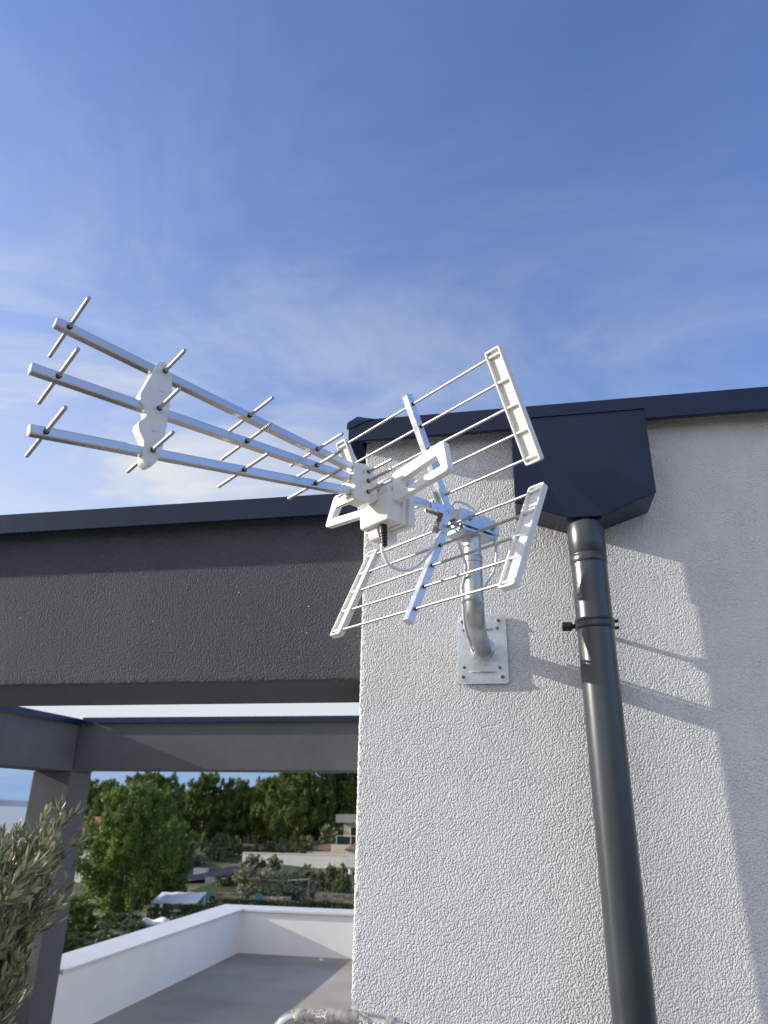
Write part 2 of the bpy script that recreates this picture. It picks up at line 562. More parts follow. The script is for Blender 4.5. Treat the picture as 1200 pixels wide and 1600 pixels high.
# ------------------------------------------------------------------ mesh helpers
class MB:
    def __init__(self):
        self.v = []
        self.f = []

    def add(self, vs, fs):
        o = len(self.v)
        self.v += [tuple(p) for p in vs]
        self.f += [tuple(i + o for i in f) for f in fs]
        return self

    def box(self, x0, x1, y0, y1, z0, z1):
        vs = [(x, y, z) for x in (x0, x1) for y in (y0, y1) for z in (z0, z1)]
        fs = [(0, 1, 3, 2), (4, 6, 7, 5), (0, 4, 5, 1), (2, 3, 7, 6), (0, 2, 6, 4), (1, 5, 7, 3)]
        return self.add(vs, fs)

    def prism(self, poly, o, ux, uy, uz, d0, d1):
        """poly in the (ux, uy) plane at o, extruded along uz from d0 to d1"""
        o, ux, uy, uz = Vector(o), Vector(ux), Vector(uy), Vector(uz)
        n = len(poly)
        vs = [o + ux * a + uy * b + uz * d for d in (d0, d1) for a, b in poly]
        fs = [tuple(range(n - 1, -1, -1)), tuple(range(n, 2 * n))]
        fs += [(i, (i + 1) % n, n + (i + 1) % n, n + i) for i in range(n)]
        return self.add(vs, fs)

    def ring_prism(self, outer, inner, o, ux, uy, uz, d0, d1):
        o, ux, uy, uz = Vector(o), Vector(ux), Vector(uy), Vector(uz)
        n = len(outer)
        vs = []
        for d in (d0, d1):
            for P in (outer, inner):
                vs += [o + ux * a + uy * b + uz * d for a, b in P]
        fs = []
        for i in range(n):
            j = (i + 1) % n
            fs.append((i, n + i, n + j, j))
            fs.append((2 * n + i, 2 * n + j, 3 * n + j, 3 * n + i))
            fs.append((i, j, 2 * n + j, 2 * n + i))
            fs.append((n + i, 3 * n + i, 3 * n + j, n + j))
        return self.add(vs, fs)

    def tube(self, path, r, seg=16, cap=True):
        path = [Vector(p) for p in path]
        n = len(path)
        rs = r if isinstance(r, (list, tuple)) else [r] * n
        T = []
        for i in range(n):
            a = path[max(0, i - 1)]
            b = path[min(n - 1, i + 1)]
            T.append((b - a).normalized())
        ref = Vector((0, 0, 1)) if abs(T[0].z) < 0.9 else Vector((1, 0, 0))
        u = T[0].cross(ref).normalized()
        vs = []
        for i in range(n):
            if i:
                q = T[i - 1].rotation_difference(T[i])
                u = (q @ u)
                u = (u - T[i] * u.dot(T[i])).normalized()
            w = T[i].cross(u)
            for k in range(seg):
                a = 2 * PI * k / seg
                vs.append(path[i] + (u * math.cos(a) + w * math.sin(a)) * rs[i])
        fs = []
        for i in range(n - 1):
            for k in range(seg):
                k2 = (k + 1) % seg
                fs.append((i * seg + k, i * seg + k2, (i + 1) * seg + k2, (i + 1) * seg + k))
        if cap:
            fs.append(tuple(range(seg - 1, -1, -1)))
            fs.append(tuple(range((n - 1) * seg, n * seg)))
        return self.add(vs, fs)

    def bar(self, p, q, w, h, side, c=0.0):
        """box bar from p to q: width w along `side`, height h across; chamfer c"""
        p, q = Vector(p), Vector(q)
        t = (q - p).normalized()
        s = Vector(side)
        s = (s - t * s.dot(t)).normalized()
        n = t.cross(s)
        a, b = w / 2, h / 2
        if c:
            poly = [(-a + c, -b), (a - c, -b), (a, -b + c), (a, b - c), (a - c, b), (-a + c, b), (-a, b - c), (-a, -b + c)]
        else:
            poly = [(-a, -b), (a, -b), (a, b), (-a, b)]
        return self.prism(poly, p, s, n, t, 0, (q - p).length)

    def build(self, name, mat, parent=None, smooth=False, bevel=0.0, seg=2, angle=40):
        me = bpy.data.meshes.new(name)
        me.from_pydata(self.v, [], self.f)
        me.update()
        bm = bmesh.new()
        bm.from_mesh(me)
        bmesh.ops.recalc_face_normals(bm, faces=bm.faces)
        bm.to_mesh(me)
        bm.free()
        me.materials.append(mat)
        o = bpy.data.objects.new(name, me)
        COL.objects.link(o)
        if parent is not None:
            o.parent = parent
        if smooth:
            me.polygons.foreach_set('use_smooth', [True] * len(me.polygons))
            me.set_sharp_from_angle(angle=rad(angle))
        if bevel:
            md = o.modifiers.new('bevel', 'BEVEL')
            md.width = bevel
            md.segments = seg
            md.limit_method = 'ANGLE'
            md.angle_limit = rad(40)
            md.harden_normals = False
        return o


def tag(o, label=None, cat=None, group=None, kind=None):
    if label:
        o['label'] = label
    if cat:
        o['category'] = cat
    if group:
        o['group'] = group
    if kind:
        o['kind'] = kind
    return o


def thing(name, label, cat, loc=(0, 0, 0), rz=0.0, group=None):
    o = bpy.data.objects.new(name, None)
    o.empty_display_size = 0.1
    COL.objects.link(o)
    o.location = loc
    o.rotation_euler = (0, 0, rz)
    return tag(o, label, cat, group)


def spline(pts, n=8):
    """Catmull-Rom through pts"""
    P = [Vector(p) for p in pts]
    P = [P[0] * 2 - P[1]] + P + [P[-1] * 2 - P[-2]]
    out = []
    for i in range(1, len(P) - 2):
        for k in range(n):
            t = k / n
            a, b, c, d = P[i - 1], P[i], P[i + 1], P[i + 2]
            out.append(0.5 * ((2 * b) + (c - a) * t + (2 * a - 5 * b + 4 * c - d) * t * t + (3 * b - a - 3 * c + d) * t ** 3))
    out.append(P[-2])
    return out


def circle_poly(r, n=20, cx=0, cy=0):
    return [(cx + r * math.cos(2 * PI * k / n), cy + r * math.sin(2 * PI * k / n)) for k in range(n)]


def round_poly(pts, r, n=4):
    """round the corners of a convex or concave polygon; same number of points for every corner"""
    out = []
    m = len(pts)
    for i in range(m):
        p0, p1, p2 = Vector(pts[i - 1]), Vector(pts[i]), Vector(pts[(i + 1) % m])
        a = (p0 - p1)
        b = (p2 - p1)
        d = min(r, a.length * 0.45, b.length * 0.45)
        A = p1 + a.normalized() * d
        B = p1 + b.normalized() * d
        for k in range(n + 1):
            t = k / n
            q = A * (1 - t) ** 2 + p1 * 2 * t * (1 - t) + B * t * t
            out.append((q.x, q.y))
    return out


FLOOR = -2.28
rng = random.Random(7)
nrng = np.random.default_rng(11)

# ------------------------------------------------------------------ setting: terrain, sea, coast, terrace floor


def terrain_h(X, Y):
    yp = Y + 1.9
    xs = np.array([-200, 0, 20, 34, 46, 58, 66, 72, 82, 92, 102, 120, 140, 200, 320, 600])
    hs = np.array([-5.5, -5.5, -5.6, -6.2, -6.7, -7.55, -7.8, -8.2, -7.75, -6.55, -6.6, -6.4, -5.6, -3.5, -2.5, -2.5])
    h = np.interp(yp, xs, hs)
    left = np.clip((-X - 78) / 90.0, 0, 1)
    left = left * left * (3 - 2 * left)
    h = h * (1 - left) + (-40) * left
    far = np.clip((yp - 380) / 250.0, 0, 1)
    return h * (1 - far) + (-40) * far


def hgt(x, y):
    return float(terrain_h(np.array([x], float), np.array([y], float))[0])


def make_terrain():
    xs = np.concatenate([np.linspace(-420, -90, 24), np.linspace(-86, 20, 90), np.linspace(24, 420, 30)])
    ys = np.concatenate([np.linspace(-300, -10, 16), np.linspace(-6, 140, 120), np.linspace(145, 720, 40)])
    X, Y = np.meshgrid(xs, ys)
    Z = terrain_h(X, Y) + 0.18 * np.sin(X * 0.7 + 1.3 * np.sin(Y * 0.31)) * np.cos(Y * 0.53) * np.clip((Y - 25) / 20, 0, 1)
    mb = MB()
    nx, ny = len(xs), len(ys)
    vs = np.stack([X.ravel(), Y.ravel(), Z.ravel()], 1).tolist()
    fs = [(j * nx + i, j * nx + i + 1, (j + 1) * nx + i + 1, (j + 1) * nx + i) for j in range(ny - 1) for i in range(nx - 1)]
    mb.add(vs, fs)
    return tag(mb.build('ground', M['ground'], smooth=True, angle=180), kind='structure')


make_terrain()
mb = MB()
mb.add([(30000 * math.cos(a), 30000 * math.sin(a), -32.0) for a in [2 * PI * k / 64 for k in range(64)]], [tuple(range(64))])
tag(mb.build('sea', M['sea']), kind='structure')


def make_coast():
    """low far shore across the water, a long ridge with real depth"""
    mb = MB()
    n = 90
    vs = []
    for i in range(n):
        t = i / (n - 1)
        x = -9500 + 9000 * t
        h = 26 + 16 * math.sin(5 * t + 1) + 9 * math.sin(17 * t) + 4 * math.sin(43 * t)
        h = max(h, 8)
        for k, (dy, f) in enumerate(((0, 0.0), (300, 0.55), (900, 1.0), (1500, 0.7), (2400, 0.0))):
            vs.append((x, 5600 + dy + 140 * math.sin(9 * t), -33 + (h + 33) * f))
    fs = [(i * 5 + k, (i + 1) * 5 + k, (i + 1) * 5 + k + 1, i * 5 + k + 1) for i in range(n - 1) for k in range(4)]
    mb.add(vs, fs)
    tag(mb.build('far_coast_hills', M['coast'], smooth=True, angle=180), kind='structure')


make_coast()

mb = MB()
mb.box(-5.95, 6.0, -4.2, 11.75, FLOOR - 0.25, FLOOR)
tag(mb.build('terrace_floor', M['floor']), kind='structure')


# ------------------------------------------------------------------ rough-edged prisms for render work
def rough_sweep(profile, axis, t0, t1, step, jit, name, mat, parent, off=(0, 0)):
    """closed profile swept along an axis ('x' or 'z'); small random wobble gives a trowelled arris"""
    n = len(profile)
    k = max(2, int(abs(t1 - t0) / step) + 1)
    vs = []
    r = random.Random(hash(name) % 1000 + 5)
    walk = [0.0] * n
    for i in range(k):
        t = t0 + (t1 - t0) * i / (k - 1)
        for j, (a, b, w) in enumerate(profile):
            da = r.gauss(0, jit) * w
            db = r.gauss(0, jit) * w
            if axis == 'x':
                vs.append((t, a + da, b + db))
            else:
                vs.append((a + da, b + db, t))
    fs = [(i * n + j, i * n + (j + 1) % n, (i + 1) * n + (j + 1) % n, (i + 1) * n + j) for i in range(k - 1) for j in range(n)]
    fs.append(tuple(range(n - 1, -1, -1)))
    fs.append(tuple(range((k - 1) * n, k * n)))
    mb = MB()
    mb.add(vs, fs)
    return mb.build(name, mat, parent, smooth=True, angle=60)


# ------------------------------------------------------------------ the white house
house = thing('white_house', 'white textured stucco house wall with anthracite roof edge beside the pergola', 'house', (0, 0, FLOOR))
LZ = -FLOOR                                             # local z = world z + LZ


def corner_arc(cx, cy, r, a0, a1, n=4, w=1.0):
    return [(cx + r * math.cos(rad(a0 + (a1 - a0) * i / n)), cy + r * math.sin(rad(a0 + (a1 - a0) * i / n)), w) for i in range(n + 1)]


WX = -0.431
prof = corner_arc(WX + 0.007, 0.007, 0.007, 180, 270, 4, 1.0) + [(WX + 0.016, 0.0, 0.0), (WX + 0.026, 0.0, 0.0), (WX + 0.04, 0.0, 0.0), (5.5, 0.0, 0.0), (5.5, 9.0, 0.0), (WX, 9.0, 0.0), (WX, 0.03, 0.0)]
rough_sweep(prof, 'z', 0.0, 1.062 + LZ, 0.004, 0.0006, 'wall', M['white_stucco'], house)

mb = MB()
# roof sheet with a turned-down fascia on the front and the left side
mb.box(-0.4715, 5.6, -0.0535, 9.05, 1.068 + LZ, 1.080 + LZ)
roof = mb.build('roof_sheet', M['anthracite'], house, bevel=0.002)
mb = MB()
mb.box(-0.474, 5.6, -0.0565, -0.0525, 1.013 + LZ, 1.084 + LZ)
mb.prism([(0, 0), (0.012, 0.0), (0.012, 0.003), (0, 0.003)], (-0.474, -0.0525, 1.013 + LZ), (0, 1, 0), (0, 0, 1), (1, 0, 0), 0, 6.0)
mb.build('fascia', M['anthracite'], house, bevel=0.0015)
mb = MB()
mb.box(-0.4748, -0.4708, -0.0520, 9.0, 1.013 + LZ, 1.084 + LZ)
mb.box(-0.4700, -0.4360, -0.0560, 9.0, 1.016 + LZ, 1.019 + LZ)
mb.build('fascia', M['anthracite'], house, bevel=0.0015)
# folded corner cap where the two fascias meet
mb = MB()
mb.add([(-0.478, -0.060, 1.074 + LZ), (-0.395, -0.0595, 1.082 + LZ), (-0.455, -0.030, 1.112 + LZ), (-0.478, 0.06, 1.075 + LZ),
        (-0.478, -0.060, 1.050 + LZ), (-0.425, -0.0595, 1.075 + LZ), (-0.400, 0.03, 1.081 + LZ)],
       [(0, 1, 2), (0, 2, 3), (0, 4, 5, 1), (2, 1, 6), (2, 6, 3)])
mb.build('corner_cap', M['anthracite'], house)

# ------------------------------------------------------------------ pergola
perg = thing('pergola', 'dark grey stuccoed pergola frame with metal capped beams and square column', 'pergola', (-5.2, 5.9, FLOOR))


def P(o):                                               # children given in world coordinates
    o.matrix_parent_inverse = Matrix.Translation((-5.2, 5.9, FLOOR)).inverted()
    return o


BY0, BY1, BZ0, BZ1 = 0.06, 0.50, 0.326, 0.868
e = 0.008
prof = [(BY0 + 0.05, BZ0, 0.0), (BY0 + 0.035, BZ0, 0.0), (BY0 + 0.02, BZ0, 0.3)] + [(BY0 + e * (1 - math.sin(rad(a))), BZ0 + e * (1 - math.cos(rad(a))), 1.0) for a in (0, 30, 60, 90)] + \
       [(BY0, BZ0 + 0.02, 0.0), (BY0, BZ0 + 0.03, 0.0), (BY0, BZ0 + 0.045, 0.0), (BY0, BZ1, 0.0), (BY1, BZ1, 0.0), (BY1, BZ0, 0.0)]
P(rough_sweep(prof, 'x', -0.434, -5.4, 0.007, 0.0007, 'beam', M['dark_stucco'], perg))
mb = MB()
mb.box(-5.46, -0.434, BY0 - 0.056, BY0 - 0.052, 0.806, 0.8735)
mb.box(-5.46, -0.434, BY0 - 0.0535, BY1 + 0.06, 0.8685, 0.872)
mb.box(-5.46, -0.434, BY1 + 0.0585, BY1 + 0.0625, 0.806, 0.8735)
mb.box(-5.46, -0.434, BY0 - 0.0518, BY0 - 0.042, 0.806, 0.809)
P(mb.build('beam_capping', M['anthracite'], perg, bevel=0.0015))
# side beam along Y
mb = MB()
mb.box(-5.42, -4.952, BY1 + 0.003, 6.12, 0.330, 0.868)
P(mb.build('beam', M['far_stucco'], perg, bevel=0.01))
mb = MB()
mb.box(-4.895, -4.891, 0.565, 5.64, 0.806, 0.8735)
mb.box(-5.48, -4.894, 0.565, 6.18, 0.8685, 0.872)
P(mb.build('beam_capping', M['anthracite'], perg))
# far beam along X
mb = MB()
mb.box(-4.949, -0.434, 5.70, 6.12, 0.345, 0.845)
P(mb.build('beam', M['far_stucco'], perg, bevel=0.01))
mb = MB()
mb.box(-4.889, -0.434, 5.645, 5.649, 0.835, 0.893)
mb.box(-4.889, -0.434, 5.648, 6.18, 0.886, 0.890)
P(mb.build('beam_capping', M['anthracite'], perg))
mb = MB()
mb.box(-5.42, -4.954, 5.70, 6.10, FLOOR, 0.328)
P(mb.build('column', M['far_stucco'], perg, bevel=0.008))

# ------------------------------------------------------------------ terrace parapet
par = thing('terrace_parapet', 'low white terrace parapet with pale sheet coping around the terrace floor', 'parapet', (-5.2, 11.4, FLOOR))


def PP(o):
    o.matrix_parent_inverse = Matrix.Translation((-5.2, 11.4, FLOOR)).inverted()
    return o


mb = MB()
mb.prism([(-5.92, -4.0), (-5.50, -4.0), (-5.50, 6.105), (-4.96, 6.105), (-4.96, 11.32), (6.0, 11.32), (6.0, 11.72), (-5.38, 11.72), (-5.38, 6.25), (-5.92, 6.25)], (0, 0, 0), (1, 0, 0), (0, 1, 0), (0, 0, 1), FLOOR + 0.002, -1.66)
PP(mb.build('wall', M['parapet'], par))
mb = MB()
mb.prism([(-6.00, -4.0), (-5.455, -4.0), (-5.455, 6.105), (-4.915, 6.105), (-4.915, 11.275), (6.0, 11.275), (6.0, 11.80), (-5.46, 11.80), (-5.46, 6.33), (-6.00, 6.33)], (0, 0, 0), (1, 0, 0), (0, 1, 0), (0, 0, 1), -1.658, -1.622)
PP(mb.build('coping', M['coping'], par, bevel=0.004))
mb = MB()
v = [(0.035 * math.cos(a) * rng.uniform(0.6, 1.2), 0.03 * math.sin(a) * rng.uniform(0.6, 1.2), z) for z in (0.0, 0.012, 0.03) for a in [2 * PI * k / 7 for k in range(7)]]
v = [(x * (1.0, 0.9, 0.4)[i // 7], y * (1.0, 0.9, 0.4)[i // 7], z) for i, (x, y, z) in enumerate(v)]
mb.add(v, [(i * 7 + k, i * 7 + (k + 1) % 7, (i + 1) * 7 + (k + 1) % 7, (i + 1) * 7 + k) for i in range(2) for k in range(7)] + [tuple(range(14, 21))])
o = mb.build('paper_scrap', M['tarp'])
o.location = (-3.46, 11.1, FLOOR + 0.001)
tag(o, 'small crumpled white scrap lying on the terrace floor by the far parapet', 'scrap')

# ------------------------------------------------------------------ rainwater hopper and downpipe
hop = thing('rainwater_hopper', 'angular anthracite sheet metal rainwater box hung under the roof edge', 'rainwater hopper', (0.185, -0.07, 0.71))


def PH(o, at):
    o.matrix_parent_inverse = Matrix.Translation(at).inverted()
    return o


HX0, HX1, HYF, HYB = 0.006, 0.360, -0.146, -0.003
out = [(HX0, 0.752), (0.137, 0.706), (0.231, 0.706), (HX1, 0.752), (HX1 - 0.001, 0.999), (HX0, 0.999)]
mb = MB()
n = len(out)
front = [(x, HYF, z) for x, z in out]
back = [(x, HYB, z) for x, z in out]
# the front sheet has a diagonal press crease: split it along crease and push the lower left in a little
for k_, dy in ((0, 0.016), (1, 0.030), (2, 0.030), (3, 0.002)):
    x_, y_, z_ = front[k_]
    front[k_] = (x_, y_ + dy, z_)
vs = front + back
fs = [(3, 4, 5), (5, 0, 1), (5, 1, 2), (5, 2, 3)]
fs += [(i, (i + 1) % n, n + (i + 1) % n, n + i) for i in range(n)] + [tuple(range(2 * n - 1, n - 1, -1))]
mb.add(vs, fs)
PH(mb.build('box', M['anthracite'], hop, bevel=0.0025, seg=2), (0.185, -0.07, 0.71))
mb = MB()
lip = round_poly([(HX0 - 0.002, 0.0), (HX1 + 0.002, 0.0), (HX1 + 0.002, 0.006), (HX0 - 0.002, 0.006)], 0.001, 1)
mb.prism(lip, (0, HYF - 0.0035, 0.993), (1, 0, 0), (0, 0, 1), (0, 1, 0), 0, 0.003)
PH(mb.build('top_lip', M['anthracite'], hop), (0.185, -0.07, 0.71))
# soldered seam beads along the lower edges
for (a, b) in ((0, 1), (1, 2), (2, 3)):
    A = Vector(front[a])
    B = Vector(front[b])
    k = int((B - A).length / 0.006)
    mb = MB()
    mb.tube([A.lerp(B, i / k) + Vector((rng.gauss(0, 0.0006), -0.0005, rng.gauss(0, 0.0006))) for i in range(k + 1)],
            [0.0014 * rng.uniform(0.5, 1.5) for i in range(k + 1)], 6)
    PH(mb.build('seam', M['anthracite'], hop, smooth=True), (0.185, -0.07, 0.71))

PX, PY, PR = 0.1835, -0.0825, 0.0445
dp = thing('downpipe', 'round anthracite metal downpipe running down the white wall below the hopper', 'downpipe', (PX, PY, FLOOR))


def lathe(mb, prof, cx=0, cy=0, seg=48, cap=True):
    vs = [(cx + r * math.cos(2 * PI * k / seg), cy + r * math.sin(2 * PI * k / seg), z) for r, z in prof for k in range(seg)]
    fs = [(i * seg + k, i * seg + (k + 1) % seg, (i + 1) * seg + (k + 1) % seg, (i + 1) * seg + k) for i in range(len(prof) - 1) for k in range(seg)]
    if cap:
        fs += [tuple(range(seg - 1, -1, -1)), tuple(range((len(prof) - 1) * seg, len(prof) * seg))]
    return mb.add(vs, fs)


mb = MB()
lathe(mb, [(PR, 0.16), (PR, 0.630 + LZ)])
mb.build('pipe', M['pipe_coat'], dp, smooth=True)
mb = MB()
lathe(mb, [(PR + 0.0005, 0.585 + LZ), (PR + 0.0022, 0.588 + LZ), (PR + 0.0022, 0.604 + LZ), (PR + 0.0005, 0.607 + LZ), (PR + 0.0005, 0.609 + LZ),
           (PR + 0.0024, 0.612 + LZ), (PR + 0.0024, 0.690 + LZ), (PR + 0.001, 0.694 + LZ), (PR - 0.004, 0.6955 + LZ)])
mb.build('socket', M['pipe_coat'], dp, smooth=True)
mb = MB()
lathe(mb, [(PR - 0.014, 0.692 + LZ), (PR - 0.014, 0.712 + LZ)])
mb.build('outlet_spigot', M['black'], dp, smooth=True)
mb = MB()
lathe(mb, [(PR + 0.0005, 0.416 + LZ), (PR + 0.003, 0.417 + LZ), (PR + 0.0045, 0.421 + LZ), (PR + 0.003, 0.425 + LZ), (PR + 0.0025, 0.430 + LZ), (PR + 0.003, 0.434 + LZ),
           (PR + 0.0045, 0.438 + LZ), (PR + 0.003, 0.442 + LZ), (PR + 0.0005, 0.443 + LZ)])
clip = mb.build('pipe_clip', M['pipe_coat'], dp, smooth=True)
mb = MB()
zc = 0.4295 + LZ
mb.tube([(-PR - 0.001, 0.012, zc), (-PR - 0.012, 0.012, zc)], 0.006, 12)
mb.tube([(-PR - 0.010, 0.012, zc), (-PR - 0.012, 0.012, zc), (-PR - 0.033, 0.012, zc), (-PR - 0.035, 0.012, zc)], [0.009, 0.0115, 0.0115, 0.009], 20)
mb.build('hinge_knob', M['black'], clip, smooth=True)
mb = MB()
mb.tube([(0.0, PR, zc), (0.0, -PY - 0.002, zc)], 0.006, 12)
mb.build('wall_stud', M['black'], clip, smooth=True)
for dz in (0.0085, -0.0085):
    mb = MB()
    mb.tube([(PR + 0.001, 0.004, zc + dz), (PR + 0.013, 0.004, zc + dz)], 0.0042, 8)
    mb.build('clip_bolt', M['black'], clip, smooth=True)
mb = MB()
mb.tube(spline([(0, 0, 0.20), (0, 0, 0.12), (0, -0.05, 0.06), (0, -0.12, 0.035)], 6), PR + 0.002, 32)
mb.build('shoe', M['pipe_coat'], dp, smooth=True)

# ------------------------------------------------------------------ galvanised wall bracket
BX, BZ = -0.100, 0.391
wb = thing('antenna_wall_bracket', 'galvanised steel wall plate with bent tube arm holding the antenna', 'wall bracket', (BX, 0, BZ))
mb = MB()
pl = round_poly([(-0.069, -0.091), (0.065, -0.091), (0.064, 0.091), (-0.062, 0.089)], 0.008, 4)
mb.prism(pl, (0, 0, 0), (1, 0, 0), (0, 0, 1), (0, -1, 0), 0.0035, 0.0085)
plate = mb.build('wall_plate', M['galv'], wb, bevel=0.001)
for zz, x0, x1 in ((-0.060, -0.035, 0.032), (0.052, -0.008, 0.030)):
    mb = MB()
    mb.tube([(x0, -0.0085, zz), (x0 + 0.004, -0.0095, zz), (x1 - 0.004, -0.0095, zz), (x1, -0.0085, zz)], [0.001, 0.0028, 0.0028, 0.001], 8)
    mb.build('pressed_rib', M['galv'], plate, smooth=True)
for (x, z, mt) in ((0.045, 0.074, 'rust'), (-0.052, -0.073, 'hole'), (0.049, -0.074, 'hole'), (-0.050, 0.073, 'hole')):
    mb = MB()
    mb.ring_prism(circle_poly(0.0095), circle_poly(0.0048), (x, 0, z), (1, 0, 0), (0, 0, 1), (0, -1, 0), 0.0085, 0.0105)
    w = mb.build('washer', M['zinc'], plate, bevel=0.0005)
    mb = MB()
    mb.prism(circle_poly(0.0046, 6), (x, 0, z), (1, 0, 0), (0, 0, 1), (0, -1, 0), 0.004, 0.0125)
    mb.build('screw', M[mt], w)
for (x, z) in ((0.041, 0.054), (-0.049, -0.048), (0.043, -0.050), (-0.047, 0.050)):
    mb = MB()
    mb.prism(circle_poly(0.0042, 14), (x, 0, z), (1, 0, 0), (0, 0, 1), (0, -1, 0), 0.0080, 0.0092)
    mb.build('spare_hole', M['hole'], plate)
TR = 0.0222
arm = [(0, -0.006, 0), (0, -0.225, 0)]
cx, cz, rr = -0.230, 0.070, 0.070
arm = [(0, -0.006, 0), (0, -0.12, 0)] + [(0, -0.23 - rr * math.sin(rad(a)), rr - rr * math.cos(rad(a))) for a in range(0, 91, 9)] + [(0, -0.30, 0.12), (0, -0.30, 0.152)]
mb = MB()
mb.tube(arm, TR, 36)
mb.build('arm', M['galv_dark'], wb, smooth=True)
mb = MB()
mb.tube([(0, -0.0085, 0), (0, -0.0105, 0), (0, -0.014, 0)], [TR + 0.010, TR + 0.006, TR + 0.0003], 36, cap=False)
mb.build('weld_collar', M['galv'], wb, smooth=True)
mb = MB()
mb.tube([(0, -0.30, 0.1525), (0, -0.30, 0.2255)], TR - 0.0012, 36)
mast_up = mb.build('mast', M['zinc'], wb, smooth=True)
mb = MB()
mb.tube([(0, -0.30, 0.140), (0, -0.30, 0.142), (0, -0.30, 0.155), (0, -0.30, 0.157)], [TR + 0.0005, TR + 0.0012, TR + 0.0012, TR + 0.0002], 36, cap=False)
mb.build('tube_joint', M['galv_dark'], wb, smooth=True)

# ------------------------------------------------------------------ the antenna (local x = forward along booms, y = towards the viewer's right, z up)
AO = Vector((BX, -0.30, 0.640))
ang = math.atan2(-0.766, -0.643)
ant = thing('tv_antenna', 'silver three boom television antenna with white plastic fittings on the bracket', 'antenna', AO, ang)
Yv = (0, 1, 0)


def zb(kind, b):
    if kind == 0:
        return 0.024 + (b - 0.355) / 0.616 * 0.070
    if kind == 2:
        return -0.030 - (b - 0.355) / 0.616 * 0.078
    return -0.004 * b


for kind, (b0, b1) in enumerate(((0.345, 0.972), (0.06, 0.992), (0.345, 0.974))):
    mb = MB()
    mb.bar((b0, 0, zb(kind, b0)), (b1, 0, zb(kind, b1)), 0.0165, 0.0165, Yv, 0.0018)
    boom = mb.build('boom', M['alu'], ant)
    mb = MB()
    mb.bar((b1, 0, zb(kind, b1)), (b1 + 0.003, 0, zb(kind, b1 + 0.003)), 0.0172, 0.0172, Yv, 0.002)
    mb.build('end_plug', M['wplastic'], boom, bevel=0.001)
    for b, L in ((0.953, 0.104), (0.787, 0.098), (0.610, 0.094), (0.451, 0.094), (0.325, 0.094)):
        z = zb(kind, b)
        mb = MB()
        mb.tube([(b, -L, z), (b, -L + 0.0007, z), (b, L - 0.0007, z), (b, L, z)], [0.0026, 0.0033, 0.0033, 0.0026], 14)
        d = mb.build('director_rod', M['rod'], ant, smooth=True)
        s = 0.0083 if b not in (0.787, 0.325) else 0.0163
        for sg in (-1, 1):
            mb = MB()
            mb.tube([(b, sg * s, z), (b, sg * (s + 0.0016), z)], 0.0049, 12)
            mb.build('rod_grommet', M['black'], d, smooth=True)

# spacer bracket near the front
bp = [(.790, .094), (.780, .080), (.771, .066), (.768, .044), (.769, -.070), (.776, -.103), (.789, -.115), (.800, -.108), (.804, -.070),
      (.816, -.052), (.818, -.040), (.807, -.027), (.806, -.014), (.820, .000), (.823, .012), (.812, .048), (.802, .086)]
mb = MB()
mb.prism(round_poly(bp, 0.004, 2), (0, 0, 0), (1, 0, 0), (0, 0, 1), (0, 1, 0), -0.0125, 0.0135)
sb = mb.build('spacer_plate', M['wplastic'], ant, bevel=0.0015)
for (b, z) in ((0.789, 0.087), (0.787, 0.035), (0.790, -0.045), (0.788, -0.105)):
    mb = MB()
    mb.prism(circle_poly(0.0042, 14), (b, 0, z), (1, 0, 0), (0, 0, 1), (0, 1, 0), 0.0135, 0.0152)
    mb.build('rivet', M['wplastic'], sb, bevel=0.0005)
# boom joint housing
fp = [(.358, .032), (.332, .037), (.303, .016), (.299, -.040), (.330, -.054), (.358, -.052), (.364, -.030), (.357, -.022), (.365, -.008), (.365, .006), (.357, .014), (.363, .022)]
mb = MB()
mb.prism(round_poly(fp, 0.004, 2), (0, 0, 0), (1, 0, 0), (0, 0, 1), (0, 1, 0), -0.0155, 0.0155)
jh = mb.build('boom_joint', M['wplastic'], ant, bevel=0.0015)
for (b, z) in ((0.340, 0.016), (0.343, -0.020), (0.312, -0.030)):
    mb = MB()
    mb.prism(circle_poly(0.003, 12), (b, 0, z), (1, 0, 0), (0, 0, 1), (0, 1, 0), 0.0155, 0.0168)
    mb.build('rivet', M['screw'], jh)

# dipole: housing + two open loops
mb = MB()
mb.prism(round_poly([(.235, -.088), (.296, -.088), (.300, -.040), (.290, -.020), (.225, -.020), (.220, -.070)], 0.006, 2), (0, 0, 0), (1, 0, 0), (0, 0, 1), (0, 1, 0), -0.047, 0.045)
db = mb.build('dipole_box', M['wplastic'], ant, bevel=0.002)
mb = MB()
mb.prism(round_poly([(.226, -.092), (.243, -.092), (.243, .022), (.226, .022)], 0.003, 2), (0, 0, 0), (1, 0, 0), (0, 0, 1), (0, 1, 0), -0.053, 0.052)
mb.build('box_flange', M['wplastic'], db, bevel=0.002)
mb = MB()
mb.prism(round_poly([(.252, -.0905), (.258, -.0905), (.258, .005), (.252, .005)], 0.0015, 1), (0, 0, 0), (1, 0, 0), (0, 0, 1), (0, 1, 0), -0.051, 0.050)
mb.build('box_flange', M['wplastic'], db, bevel=0.002)
mb = MB()
mb.prism(round_poly([(.232, -.022), (.290, -.022), (.284, .018), (.240, .018)], 0.006, 2), (0, 0, 0), (1, 0, 0), (0, 0, 1), (0, 1, 0), -0.036, 0.036)
mb.build('feed_block', M['wplastic'], db, bevel=0.002)
mb = MB()
mb.prism(round_poly([(.225, -.110), (.275, -.110), (.285, -.086), (.225, -.086)], 0.004, 2), (0, 0, 0), (1, 0, 0), (0, 0, 1), (0, 1, 0), -0.040, -0.006)
mb.build('box_foot', M['wplastic'], db, bevel=0.002)
